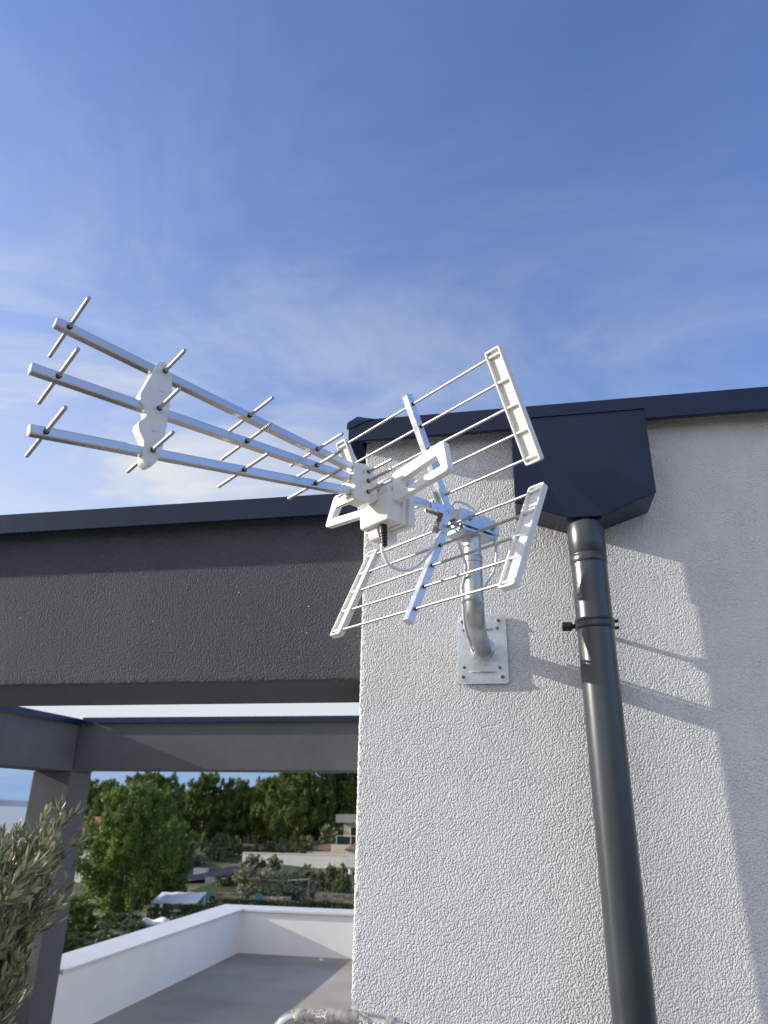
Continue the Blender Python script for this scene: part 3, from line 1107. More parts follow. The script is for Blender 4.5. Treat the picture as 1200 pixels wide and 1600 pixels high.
for sg in (1, -1):
    outer = round_poly([(sg * 0.028, 0.026), (sg * 0.188, 0.047), (sg * 0.209, -0.030), (sg * 0.048, -0.047)], 0.010, 4)
    inner = round_poly([(sg * 0.062, 0.001), (sg * 0.170, 0.017), (sg * 0.186, -0.013), (sg * 0.070, -0.027)], 0.004, 4)
    mb = MB()
    # the loop leans back a little towards the reflector at its top
    mb.ring_prism(outer, inner, (0.268, 0, 0), (0, 1, 0), (-0.10, 0, 0.995), (1, 0, 0), -0.008, 0.008)
    mb.build('dipole_loop', M['wplastic'], ant, bevel=0.003, seg=3)
# cable boot
mb = MB()
prof = [(0.0075, -0.086), (0.0088, -0.088), (0.0088, -0.104)]
z = -0.104
for i in range(5):
    prof += [(0.0088 - i * 0.0005, z), (0.0088 - i * 0.0005, z - 0.0036), (0.0066 - i * 0.0004, z - 0.004), (0.0066 - i * 0.0004, z - 0.0062)]
    z -= 0.0066
lathe(mb, prof, 0, 0, 20)
o = mb.build('cable_boot', M['black'], ant, smooth=True)
o.location = (0.283, 0.004, 0)
o.rotation_euler = (0.06, 0.05, 0)

# corner reflector: two wings of five rods on a spine with end caps
YR = 0.252
for sg, s0, s1, zr in ((1, (0.088, 0.026), (0.2035, 0.262), (0.241, 0.190, 0.139, 0.088, 0.037)),
                       (-1, (0.085, -0.034), (0.199, -0.279), (-0.252, -0.199, -0.146, -0.093, -0.040))):
    S0, S1 = Vector((s0[0], 0, s0[1])), Vector((s1[0], 0, s1[1]))
    d = (S1 - S0).normalized()
    mb = MB()
    mb.bar(S0, S1, 0.0185, 0.0185, Yv, 0.0012)
    sp = mb.build('reflector_spine', M['zinc'], ant)
    mb = MB()
    mb.bar(S1, S1 + d * 0.002, 0.0190, 0.0190, Yv, 0.0012)
    mb.build('end_plug', M['wplastic'] if sg < 0 else M['galv'], sp)
    pts = []
    for z in zr:
        t = (z - S0.z) / (S1.z - S0.z)
        c = S0.lerp(S1, t)
        pts.append(c)
        mb = MB()
        mb.tube([(c.x, -YR - 0.006, c.z), (c.x, YR + 0.006, c.z)], 0.0031, 12)
        r_ = mb.build('reflector_rod', M['rod'], ant, smooth=True)
        for q in (-1, 1):
            mb = MB()
            mb.tube([(c.x, q * 0.0093, c.z), (c.x, q * 0.0112, c.z)], 0.0046, 10)
            mb.build('rod_grommet', M['black'], r_, smooth=True)
    # end caps: a shallow tray with a rib at every rod, open towards the front
    nrm = Vector((d.z, 0, -d.x)) * (1 if sg > 0 else -1)      # towards the inside of the corner
    A = pts[-1] - d * 0.014
    B = pts[0] + d * 0.014
    Lc = (B - A).length
    for q in (-1, 1):
        mb = MB()
        y0, y1 = q * (YR - 0.004), q * (YR + 0.037)
        yc = (y0 + y1) / 2
        w = abs(y1 - y0)
        o0 = Vector((A.x, yc, A.z))
        outl = round_poly([(-w / 2, 0), (w / 2, 0), (w / 2, Lc), (-w / 2, Lc)], 0.006, 3)
        innl = round_poly([(-w / 2 + 0.0045, 0.0045), (w / 2 - 0.0045, 0.0045), (w / 2 - 0.0045, Lc - 0.0045), (-w / 2 + 0.0045, Lc - 0.0045)], 0.003, 3)
        mb.prism(outl, o0, (0, 1, 0), d, nrm, -0.0085, -0.0015)
        mb.ring_prism(outl, innl, o0, (0, 1, 0), d, nrm, -0.0015, 0.0065)
        for c in pts:
            t = (c - A).dot(d)
            if 0.012 < t < Lc - 0.012 or True:
                mb.prism([(-w / 2 + 0.004, t - 0.0026), (w / 2 - 0.004, t - 0.0026), (w / 2 - 0.004, t + 0.0026), (-w / 2 + 0.004, t + 0.0026)], o0, (0, 1, 0), d, nrm, -0.002, 0.0045)
        mb.build('reflector_end_cap', M['wplastic'], ant, bevel=0.0012)

# hub plates joining boom, spines and clamp
du = Vector((0.2035 - 0.088, 0.262 - 0.026)).normalized()
dl = Vector((0.199 - 0.085, -0.279 + 0.034)).normalized()


def hub_outline():
    pts = []
    w = 0.0105
    c = Vector((0.084, -0.003))
    for d, L in ((Vector((1, 0)), 0.055), (du, 0.058), (Vector((-1, 0)), 0.052), (dl, 0.058)):
        pr = Vector((-d.y, d.x))
        pts.append((d, L, pr))
    order = [pts[0], pts[1], pts[2], pts[3]]
    out = []
    for d, L, pr in order:
        out += [tuple(c + d * 0.020 - pr * w), tuple(c + d * L - pr * w), tuple(c + d * L + pr * w), tuple(c + d * 0.020 + pr * w)]
    return out


for sg in (-1, 1):
    mb = MB()
    mb.prism(hub_outline(), (0, 0, 0), (1, 0, 0), (0, 0, 1), (0, sg, 0), 0.0095, 0.0118)
    hb = mb.build('hub_plate', M['zinc'], ant, bevel=0.0006)
    for (b, z, r) in ((0.084, -0.003, 0.0055), (0.118, -0.003, 0.003), (0.104, 0.036, 0.0035), (0.102, -0.041, 0.0035)):
        mb = MB()
        mb.prism(circle_poly(r, 12), (b, 0, z), (1, 0, 0), (0, 0, 1), (0, sg, 0), 0.0118, 0.0135)
        mb.build('rivet', M['zinc'], hb, bevel=0.0004)
# mast clamp
mb = MB()
side = [(0.066, 0.006), (0.040, 0.008), (-0.050, 0.004), (-0.066, -0.010), (-0.066, -0.030), (0.066, -0.030)]
for sg in (-1, 1):
    mb.prism(side, (0, 0, 0), (1, 0, 0), (0, 0, 1), (0, sg, 0), 0.0262, 0.0285)
mb.box(-0.050, 0.066, -0.0262, 0.0262, 0.0015, 0.004)
mb.box(0.050, 0.066, -0.026, 0.026, -0.030, 0.0012)
cl = mb.build('mast_clamp', M['zinc'], ant, bevel=0.0008)
for z0, z1, b0, b1 in ((-0.0345, -0.0305, -0.064, 0.064), (-0.046, -0.0405, -0.052, 0.058)):
    mb = MB()
    o_ = round_poly([(b0, -0.034), (b1, -0.034), (b1, 0.034), (b0, 0.034)], 0.004, 5)
    i_ = circle_poly(0.0226, 24, 0, 0)
    i_ = [(0.0226 * math.cos(a), 0.0226 * math.sin(a)) for a in [math.atan2(y, x) for x, y in o_]]
    mb.ring_prism(o_, i_, (0, 0, 0), (1, 0, 0), (0, 1, 0), (0, 0, 1), z0, z1)
    mb.build('clamp_jaw', M['galv'], cl, bevel=0.0008)
for b0 in (0.040, -0.046):
    mb = MB()
    mb.box(b0, b0 + 0.006, -0.026, 0.026, -0.0404, -0.0346)
    mb.build('jaw_spacer', M['galv'], cl)
for b, z in ((0.034, -0.012), (-0.042, -0.018)):
    mb = MB()
    mb.prism(circle_poly(0.0078, 18), (b, 0, z), (1, 0, 0), (0, 0, 1), (0, 1, 0), 0.0285, 0.0298)
    mb.prism(circle_poly(0.0056, 6), (b, 0, z), (1, 0, 0), (0, 0, 1), (0, 1, 0), 0.0298, 0.0345)
    mb.tube([(b, 0.0345, z), (b, 0.040, z)], 0.0028, 10)
    mb.build('clamp_bolt', M['screw'], cl, bevel=0.0004)

# ------------------------------------------------------------------ coaxial cable (own thing): out of the boot, loop to the hub, round the mast and down the arm
Rz = Matrix.Rotation(ang, 4, 'Z')


def AW(b, y, z):
    return AO + (Rz @ Vector((b, y, z)))


cab = tag(MB().tube(spline([
    AW(.281, .010, -.130), AW(.279, .011, -.150), AW(.262, .016, -.176), AW(.222, .022, -.178), AW(.180, .022, -.150), AW(.145, .020, -.110), AW(.118, .017, -.066),
    AW(.085, .004, -.052), AW(.055, -.010, -.020), AW(.045, -.020, .030), AW(.020, -.024, .050), AW(-.018, -.020, .046), AW(-.060, -.006, .008), AW(-.072, .010, -.050),
    AW(-.060, .014, -.110), AW(-.040, .004, -.150), (BX + 0.008, -0.266, 0.462), (BX + 0.004, -0.255, 0.440), (BX + 0.003, -0.235, 0.424),
    (BX + 0.003, -0.20, 0.4185), (BX + 0.003, -0.10, 0.4185), (BX + 0.003, -0.03, 0.4185)], 10), 0.0034, 12).build('coax_cable', M['cable'], smooth=True),
    'thin white coaxial cable looping from the black boot to the mast', 'cable')
_c = [(BX - 0.0258, -0.23 - 0.070 * math.cos(rad(a)), BZ + 0.070 - 0.070 * math.sin(rad(a))) for a in (0, 20, 40, 60)]
tag(MB().tube(spline([
    AW(.062, .012, -.060), AW(.045, .013, -.100), AW(.034, .012, -.130), (BX - 0.0262, -0.302, BZ + 0.085)] + _c +
    [(BX - 0.0245, -0.225, BZ - 0.006), (BX - 0.024, -0.19, BZ - 0.009), (BX - 0.024, -0.12, BZ - 0.009), (BX - 0.024, -0.03, BZ - 0.009)], 10), 0.0032, 12).build('coax_cable', M['cable'], smooth=True),
    'thin white cable strapped down the left side of the galvanised mast', 'cable')

# ------------------------------------------------------------------ ladder leaning on the wall, only its hoop shows
lad = thing('ladder', 'aluminium ladder top hoop spattered with grey mortar at the wall foot', 'ladder', (-0.36, -0.95, FLOOR))


def PL(o):
    o.matrix_parent_inverse = Matrix.Translation((-0.36, -0.95, FLOOR)).inverted()
    return o


def lad_pt(x, s):
    """s = height below the hoop along the rails"""
    return (x, -0.31 - 0.33 * s, -0.3735 - s)


LXa, LXb = -0.508, -0.226
hoop = [lad_pt(LXa - 0.006, 0.20), lad_pt(LXa - 0.004, 0.06), lad_pt(LXa + 0.004, 0.028), lad_pt(LXa + 0.024, 0.006), lad_pt(LXa + 0.055, 0.0), lad_pt((LXa + LXb) / 2, -0.003),
        lad_pt(LXb - 0.06, 0.003), lad_pt(LXb - 0.022, 0.012), lad_pt(LXb - 0.002, 0.032), lad_pt(LXb + 0.004, 0.06), lad_pt(LXb + 0.006, 0.20)]
mb = MB()
mb.tube(spline(hoop, 6), 0.0125, 20)
hp = PL(mb.build('hoop', M['alu_old'], lad, smooth=True))
for x in (LXa - 0.006, LXb + 0.006):
    mb = MB()
    mb.bar(lad_pt(x, 0.20), lad_pt(x, 1.885), 0.028, 0.06, (1, 0, 0), 0.003)
    PL(mb.build('rail', M['alu_old'], lad))
for i in range(6):
    s = 0.36 + 0.27 * i
    mb = MB()
    mb.bar(lad_pt(LXa, s), lad_pt(LXb, s), 0.05, 0.022, (0, 1, 0), 0.003)
    PL(mb.build('rung', M['alu_old'], lad))


def blob(mb, c, rx, ry, rz, r, seg=9, rings=6):
    vs = []
    for i in range(rings + 1):
        th = PI * i / rings
        for k in range(seg):
            a = 2 * PI * k / seg
            f = r.uniform(0.75, 1.2)
            vs.append((c[0] + rx * f * math.sin(th) * math.cos(a), c[1] + ry * f * math.sin(th) * math.sin(a), c[2] + rz * f * math.cos(th)))
    fs = [(i * seg + k, i * seg + (k + 1) % seg, (i + 1) * seg + (k + 1) % seg, (i + 1) * seg + k) for i in range(rings) for k in range(seg)]
    mb.add(vs, fs)


hs_ = spline(hoop, 24)
for (xa, xb) in ((-0.468, -0.448), (-0.412, -0.345), (-0.292, -0.272)):
    seg_ = [p for p in hs_ if xa < p.x < xb and p.z > lad_pt(0, 0.03)[2]]
    mb = MB()
    k = len(seg_)
    mb.tube(seg_, [0.0119 + (0.0017 * math.sin(PI * i / (k - 1)) ** 0.5 + rng.uniform(0, 0.0007)) for i in range(k)], 22)
    mb.v = [(x + rng.gauss(0, 0.0003), y + rng.gauss(0, 0.0004), z + rng.gauss(0, 0.0004)) for x, y, z in mb.v]
    PL(mb.build('mortar_crust', M['mortar'], lad, smooth=True, angle=70))


# ------------------------------------------------------------------ foliage
def leaf_cloud(blobs, per_r2, size, rg, shell=0.55, squash=1.0, aspect=1.6, up=0.0):
    """leaf quads through a set of blobs [(x,y,z,r)]; vertices / faces arrays"""
    C, Rr = [], []
    for (x, y, z, r) in blobs:
        k = max(6, int(per_r2 * r * r))
        d = rg.normal(size=(k, 3))
        d /= np.linalg.norm(d, axis=1)[:, None]
        rr = r * (shell + (1 - shell) * rg.random(k)) * (0.85 + 0.3 * rg.random(k))
        p = d * rr[:, None]
        p[:, 2] *= squash
        C.append(p + np.array([x, y, z]))
        Rr.append(d)
    C = np.concatenate(C)
    D = np.concatenate(Rr)
    n = len(C)
    a = rg.normal(size=(n, 3)) + D * 0.5 + np.array([0, 0, up])
    a /= np.linalg.norm(a, axis=1)[:, None]
    b = np.cross(a, rg.normal(size=(n, 3)))
    b /= np.linalg.norm(b, axis=1)[:, None]
    s = size * (0.6 + 0.8 * rg.random(n))[:, None]
    a = a * s * aspect * 0.5
    b = b * s * 0.5
    V = np.stack([C - a, C + b * 0.9 - a * 0.1, C + a, C - b * 0.9 - a * 0.1], 1).reshape(-1, 3)
    return V, n


def cloud_mesh(name, V, n, mat):
    me = bpy.data.meshes.new(name)
    me.vertices.add(4 * n)
    me.vertices.foreach_set('co', V.astype(np.float32).ravel())
    me.loops.add(4 * n)
    me.loops.foreach_set('vertex_index', np.arange(4 * n, dtype=np.int32))
    me.polygons.add(n)
    me.polygons.foreach_set('loop_start', np.arange(0, 4 * n, 4, dtype=np.int32))
    me.polygons.foreach_set('loop_total', np.full(n, 4, dtype=np.int32))
    me.update(calc_edges=True)
    me.materials.append(mat)
    return me


def make_tree(seed, h, w, trunk_h, mat, kind, leaf, dens):
    """meshes of one tree variant: crown, trunk; foot at the origin"""
    rg = np.random.default_rng(seed)
    blobs = []
    tb = MB()
    limbs = []
    lean = rg.normal(0, 0.03, 2)
    tp = [(lean[0] * z * (z / h), lean[1] * z * (z / h), z) for z in np.linspace(-0.3, h * 0.9, 8)]
    tb.tube(tp, [max(0.03, 0.024 * h * (1 - 0.88 * i / 7)) for i in range(8)], 8)
    if kind == 'pine':
        nl = 20
        for i in range(nl):
            t = i / (nl - 1)
            z = trunk_h + (h * 0.93 - trunk_h) * t ** 0.9
            env = w * 0.5 * (0.35 + 0.95 * math.sin(PI * min(1, 0.16 + 0.74 * t)) ** 0.8) * (1 - 0.35 * t)
            for q in range(3 if t < 0.85 else 2):
                az = i * 2.4 + q * 2.1 + rg.normal(0, 0.3)
                L = env * rg.uniform(0.55, 1.12)
                end = (L * math.cos(az), L * math.sin(az), z + L * rg.uniform(0.1, 0.45))
                limbs.append(((0, 0, z - 0.1), end))
                r0 = w * rg.uniform(0.055, 0.105) * (1 - 0.3 * t)
                for s in (1.0, 0.8, 0.6, 0.4):
                    jit = rg.normal(0, w * 0.03, 3)
                    blobs.append((end[0] * s + jit[0], end[1] * s + jit[1], z + (end[2] - z) * s + jit[2], r0 * rg.uniform(0.7, 1.15)))
                # upright tuft at the end of the limb
                blobs.append((end[0], end[1], end[2] + r0 * 0.9, r0 * 0.6))
                blobs.append((end[0], end[1], end[2] + r0 * 1.6, r0 * 0.38))
        for k in range(3):
            blobs.append((rg.normal(0, w * 0.06), rg.normal(0, w * 0.06), h * (0.90 + 0.045 * k), w * (0.075 - 0.016 * k)))
        sq = 1.6
    elif kind == 'bush':
        for k in range(26):
            az = rg.uniform(0, 2 * PI)
            t = rg.random()
            z = h * (0.12 + 0.76 * t)
            env = w * 0.5 * math.sqrt(max(0.05, 1 - ((z / h - 0.42) / 0.62) ** 2))
            L = env * math.sqrt(rg.random()) * 0.95
            blobs.append((L * math.cos(az), L * math.sin(az), z, w * rg.uniform(0.09, 0.17)))
        sq = 0.9
    else:                                                # broad olive crown
        for k in range(34):
            az = rg.uniform(0, 2 * PI)
            t = rg.random()
            z = trunk_h + (h * 0.92 - trunk_h) * t
            u = (z - trunk_h) / (h - trunk_h)
            env = w * 0.5 * math.sqrt(max(0.08, 1 - ((u - 0.42) / 0.64) ** 2))
            L = env * math.sqrt(rg.random())
            end = (L * math.cos(az), L * math.sin(az), z)
            if k % 3 == 0:
                limbs.append(((0, 0, trunk_h * 0.8), end))
            blobs.append((*end, w * rg.uniform(0.08, 0.15)))
        sq = 0.9
    for a, b in limbs:
        m = Vector(a).lerp(Vector(b), 0.5) + Vector((0, 0, 0.06 * h * 0.3))
        tb.tube([a, m, b], [0.0075 * h, 0.005 * h, 0.002 * h], 5)
    V, n = leaf_cloud(blobs, dens, leaf, rg, 0.25 if kind == 'pine' else 0.35, sq, 3.4 if kind == 'pine' else 1.8, 1.3 if kind == 'pine' else 0.2)
    crown = cloud_mesh('crown', V, n, mat)
    tr = tb.build('trunk', M['bark'], smooth=True)
    tme = tr.data
    bpy.data.objects.remove(tr)
    return crown, tme


VAR = {}


def variant(key, *a):
    if key not in VAR:
        VAR[key] = make_tree(*a)
    return VAR[key]


def plant(name, label, cat, x, y, z, key, sx, sz, rz, group=None, top=None):
    crown, trunk = VAR[key]
    t = thing(name, label, cat, (x, y, z), rz, group)
    t.scale = (sx, sx, sz)
    for nm, me in (('crown', crown), ('trunk', trunk)):
        o = bpy.data.objects.new(nm, me)
        COL.objects.link(o)
        o.parent = t
    return t


variant('pineA', 1, 12.0, 7.5, 2.2, M['pine_leaf'], 'pine', 0.14, 420)
variant('pineB', 2, 12.0, 8.0, 3.0, M['pine_leaf'], 'pine', 0.14, 400)
variant('pineC', 3, 12.0, 6.5, 2.0, M['pine_leaf'], 'pine', 0.14, 450)
variant('pineY', 4, 9.5, 6.2, 1.0, M['pine_bright'], 'pine', 0.095, 800)
variant('pineZ', 9, 9.5, 5.6, 1.2, M['pine_bright'], 'pine', 0.095, 800)
variant('oliveA', 5, 3.2, 4.4, 0.7, M['olive_far'], 'olive', 0.15, 420)
variant('oliveB', 6, 2.8, 4.2, 0.6, M['olive_far'], 'olive', 0.15, 420)
variant('bushA', 7, 2.0, 3.0, 0.3, M['bush_leaf'], 'bush', 0.17, 300)
variant('bushB', 8, 2.0, 2.6, 0.3, M['bush_leaf'], 'bush', 0.17, 300)


def gx(px, Y):
    return (px - 829.0) / 1118.0 * (Y + 1.9) * 0.0 + px     # positions below are metres already


pines = [  # name-label, X, Y, top z, variant, width scale
    ('pine tree with a broad sunlit crown, left end of the hillside row beside the column', -56.5, 92, 2.2, 'pineA', 1.05),
    ('pine tree with twin rounded tops, second from the column in the hillside row', -50.5, 96, 3.1, 'pineB', 0.95),
    ('pine tree filling the middle left of the hillside row, pale tipped', -54.0, 100, 3.4, 'pineC', 1.1),
    ('pine tree with a pointed feathery top, third from the column in the hillside row', -50.0, 112, 3.9, 'pineC', 1.15),
    ('dark pine tree with a flat crown left of the gap in the hillside row', -45.8, 114, 3.2, 'pineA', 0.98),
    ('dark round topped pine tree just left of the dip in the tree line', -44.4, 126, 2.9, 'pineB', 0.9),
    ('dark pine tree in the dip of the tree line above the white long wall', -39.5, 112, 2.6, 'pineC', 1.0),
    ('tall pine tree just right of the dip in the tree line', -36.2, 112, 4.0, 'pineB', 1.0),
    ('tall pine tree in front of the pale tower tip', -33.0, 106, 4.8, 'pineA', 0.95),
    ('tallest pine tree next to the white house corner', -28.2, 108, 6.0, 'pineC', 1.3),
    ('pine tree behind the flat roofed house', -24.5, 112, 6.2, 'pineB', 1.15),
    ('small dark pine tree standing left of the other pines close to the column', -69.5, 118, 1.9, 'pineC', 0.85),
    ('small bushy pine tree beside the dark one close to the column', -73.5, 122, 1.2, 'pineB', 0.8),
]
for i, (lab, x, y, top, key, s) in enumerate(pines):
    z = hgt(x, y) - 0.2
    plant('pine_tree', lab, 'pine tree', x, y, z, key, s, (top + (0.7 if x < -40 else 1.5) - z) / 12.0, i * 1.7, 'pine trees along the hillside')
for i in range(17):                                       # the second rank filling the wood
    x = -66 + i * 5.2 + rng.uniform(-1, 1)
    y = 128 + rng.uniform(-3, 9)
    z = hgt(x, y) - 0.2
    plant('pine_tree', 'dark pine tree deep in the wood behind the front row of pines', 'pine tree', x, y, z, ('pineA', 'pineB', 'pineC')[i % 3], 1.1, (2.3 + 0.16 * min(i, 9) + rng.uniform(-0.3, 0.3) - z) / 12.0, i * 2.3, 'pines in the back rank of the wood')
plant('pine_tree', 'large bright green young pine just beyond the terrace parapet', 'pine tree', -26.0, 46, hgt(-26.0, 46) - 0.3, 'pineY', 0.86, 0.88, 0.7)
plant('pine_tree', 'bright young pine right of the largest one, dark below', 'pine tree', -27.6, 54, hgt(-27.6, 54) - 0.2, 'pineZ', 0.86, 0.68, 2.1)
plant('pine_tree', 'tall bright crowned pine rising behind the large young pine', 'pine tree', -34.4, 62, hgt(-34.4, 62) - 0.2, 'pineY', 1.25, 1.02, 3.9)
plant('pine_tree', 'low bright pine scrub at the foot of the large young pine', 'pine tree', -23.6, 36, hgt(-23.6, 36) - 0.2, 'pineZ', 0.62, 0.24, 1.1)
plant('pine_tree', 'low pine scrub against the terrace coping beside the column', 'pine tree', -20.2, 28, hgt(-20.2, 28) - 0.2, 'pineY', 0.6, 0.20, 5.1)

plant('olive_tree', 'round grey green olive tree in the garden left of the wooden pole', 'olive tree', -25.4, 69, hgt(-25.4, 69) - 0.35, 'oliveA', 1.0, 1.02, 0.3, 'olive trees in the garden below')
plant('olive_tree', 'grey green olive tree in the garden right behind the wooden pole', 'olive tree', -21.1, 67, hgt(-21.1, 67) - 0.3, 'oliveB', 1.02, 1.08, 1.9, 'olive trees in the garden below')
bushes = [
    ('leafy shrub in front of the long white wall', -28.8, 80, 4.3, 3.1, 'bushA'), ('leafy shrub right of the pale grey wall panel', -22.5, 78, 3.5, 2.6, 'bushB'),
    ('grey leafed shrub beside the small house column', -19.3, 76, 2.6, 2.9, 'bushA'), ('dark spreading shrub at the edge of the lawn', -31.4, 77, 3.2, 1.9, 'bushB'),
    ('round shrub on the slope left of the white wall, upper one', -40.5, 96, 3.0, 3.4, 'bushA'), ('round shrub on the slope left of the white wall, lower one', -39.0, 92, 3.0, 2.6, 'bushB'),
    ('low spreading shrub beside the small white box', -41.0, 88, 4.2, 2.0, 'bushB'),
    ('rounded shrub under the tall pines above the white wall', -32.5, 97, 4.4, 2.7, 'bushA'), ('small conical shrub under the tall pines', -28.8, 95, 3.0, 3.4, 'bushB'),
    ('dark shrub between the terracotta roof and flat roofed house', -26.6, 100, 4.6, 4.6, 'bushA'), ('shrub at the back of the terracotta roof', -29.8, 101, 3.4, 3.2, 'bushB'),
    ('dark shrub on the bank behind the long white wall', -35.8, 99, 4.6, 2.2, 'bushB'), ('dark shrub beneath the dip in the tree line', -43.0, 104, 5.0, 2.6, 'bushA'),
    ('low dark shrub beside the left parapet beyond the coping', -18.4, 24, 2.6, 1.7, 'bushA'), ('low green shrub beyond the middle of the left coping', -19.0, 32, 3.4, 1.4, 'bushB'),
    ('dark shrub below the white canvas canopy', -23.9, 42.5, 2.2, 0.9, 'bushA'),
    ('low leafy shrub hiding the left end of the draped sheet', -22.6, 41.5, 1.5, 0.75, 'bushB'),
    ('low leafy shrub between the canopy and the parapet corner', -21.2, 44.5, 1.5, 0.9, 'bushB'),
    ('small shrub on the terraced stone bank', -18.0, 68, 1.0, 0.8, 'bushB'), ('low shrub right of the pole beside the small house', -16.6, 58, 2.4, 1.3, 'bushA'),
]
for i, (lab, x, y, w, h, key) in enumerate(bushes):
    plant('shrub', lab, 'shrub', x, y, hgt(x, y) - 0.15, key, w / (3.0 if key == 'bushA' else 2.6), h / 2.0, i * 1.3, 'shrubs on the slope')


def hedge(label, x0, x1, y0, y1, h, seed):
    z = hgt((x0 + x1) / 2, (y0 + y1) / 2) - 0.1
    t = thing('clipped_hedge', label, 'hedge', ((x0 + x1) / 2, (y0 + y1) / 2, z), 0, 'clipped hedges in the garden')
    rg = np.random.default_rng(seed)
    W_, D_ = x1 - x0, y1 - y0
    n = int(420 * (W_ * h + W_ * D_ + 2 * D_ * h) / 2)
    p = rg.random((n, 3)) * np.array([W_, D_, h]) - np.array([W_ / 2, D_ / 2, 0])
    ax = rg.integers(0, 3, n)
    for k in range(n):                                    # most leaves near the clipped skin
        if ax[k] == 0:
            p[k, 2] = h * (1 - abs(rg.normal(0, 0.05)))
        elif ax[k] == 1:
            p[k, 1] = -D_ / 2 + abs(rg.normal(0, 0.06))
    blobs = None
    a = rg.normal(size=(n, 3))
    a /= np.linalg.norm(a, axis=1)[:, None]
    b = np.cross(a, rg.normal(size=(n, 3)))
    b /= np.linalg.norm(b, axis=1)[:, None]
    a *= 0.09
    b *= 0.05
    V = np.stack([p - a, p + b, p + a, p - b], 1).reshape(-1, 3)
    o = bpy.data.objects.new('foliage', cloud_mesh('foliage', V, n, M['hedge_leaf']))
    COL.objects.link(o)
    o.parent = t
    for k in range(max(2, int(W_ / 0.8))):
        mb = MB()
        x = -W_ / 2 + (k + 0.5) * W_ / max(2, int(W_ / 0.8))
        mb.tube([(x, 0, 0), (x + 0.03, 0, h * 0.4), (x, 0.02, h * 0.8)], [0.03, 0.025, 0.01], 6)
        mb.build('stem', M['bark'], t)


hedge('long low clipped hedge running just above the far parapet', -25.2, -13.2, 57.5, 58.6, 0.95, 21)
hedge('clipped hedge block left of the canopy post, below the white canvas', -24.3, -22.75, 46.0, 46.9, 0.85, 22)
hedge('clipped hedge block right of the canopy post, beside the parapet corner', -22.6, -20.9, 46.8, 47.8, 1.02, 23)


# ------------------------------------------------------------------ neighbouring plots: walls, houses, canopy, pole
def boxthing(name, label, cat, x0, x1, y0, y1, z0, z1, mat, group=None, cap=None):
    t = thing(name, label, cat, ((x0 + x1) / 2, (y0 + y1) / 2, z0), 0, group)
    mb = MB()
    mb.box(-(x1 - x0) / 2, (x1 - x0) / 2, -(y1 - y0) / 2, (y1 - y0) / 2, 0, z1 - z0)
    mb.build('wall', mat, t, bevel=0.02)
    if cap:
        mb = MB()
        mb.box(-(x1 - x0) / 2 - 0.03, (x1 - x0) / 2 + 0.03, -(y1 - y0) / 2 - 0.04, (y1 - y0) / 2 + 0.04, z1 - z0 + 0.003, z1 - z0 + cap)
        mb.build('coping', M['far_white'], t)
    return t


t = boxthing('garden_wall', 'long white painted wall across the slope behind the shrubs', 'wall', -34.9, -20.4, 90.0, 90.4, -8.0, -5.30, M['far_white'], cap=0.08)
mb = MB()
mb.box(-14.6 / 2 + 4.0, 14.6 / 2 - 1.0, -0.36, -0.205, 0, 1.35)
mb.build('plinth', M['far_grey'], t)
boxthing('stone_bank', 'rough beige stone retaining wall left of the olive trees', 'stone wall', -27.2, -24.8, 64.0, 64.6, -8.2, -6.95, M['stone'], 'beige stone retaining walls')
boxthing('stone_bank', 'rough beige stone retaining wall between the olive trunks', 'stone wall', -24.2, -20.6, 64.2, 64.8, -8.2, -7.15, M['stone'], 'beige stone retaining walls')
boxthing('stone_bank', 'rough beige stone retaining wall right of the wooden pole', 'stone wall', -18.9, -15.2, 66.0, 66.8, -8.2, -6.95, M['stone'], 'beige stone retaining walls')
boxthing('road_wall', 'low pale curb wall along the bend of the road', 'wall', -35.0, -31.6, 79.6, 79.9, -8.6, -7.15, M['far_grey'])
boxthing('meter_box', 'small white boxy gate pier beside the road', 'gate pier', -38.4, -36.9, 84.0, 84.8, -8.2, -6.75, M['far_white'], cap=0.06)

mb = MB()                                                  # road: a gently bending strip just above the ground
pts = [(-44, 74), (-38, 79), (-35, 83), (-33.5, 88), (-34, 95)]
sp_ = spline([(x, y, 0) for x, y in pts], 6)
vs = []
for i, p in enumerate(sp_):
    q = sp_[min(i + 1, len(sp_) - 1)] - sp_[max(i - 1, 0)]
    nn = Vector((-q.y, q.x, 0)).normalized()
    for s in (-1.5, 1.5):
        w = p + nn * s
        vs.append((w.x, w.y, hgt(w.x, w.y) + 0.35))
mb.add(vs, [(2 * i, 2 * i + 1, 2 * i + 3, 2 * i + 2) for i in range(len(sp_) - 1)])
tag(mb.build('road', M['asphalt']), kind='structure')
mb = MB()
xs = np.linspace(-33.5, -28.6, 8)
ys = np.linspace(70, 78.6, 8)
mb.add([(x, y, hgt(x, y) + 0.30) for y in ys for x in xs], [(j * 8 + i, j * 8 + i + 1, (j + 1) * 8 + i + 1, (j + 1) * 8 + i) for j in range(7) for i in range(7)])
tag(mb.build('lawn', M['lawn']), kind='structure')

# low house at the right, tiled roof over a pillared porch
t = thing('tiled_house', 'white house with red brown tiled roof and pillared porch at the white wall edge', 'house', (-15.0, 86.0, -9.0))


def lbox(nm, mat, par, x0, x1, y0, y1, z0, z1, bev=0.0):
    mb = MB()
    mb.box(x0, x1, y0, y1, z0, z1)
    return mb.build(nm, mat, par, bevel=bev)


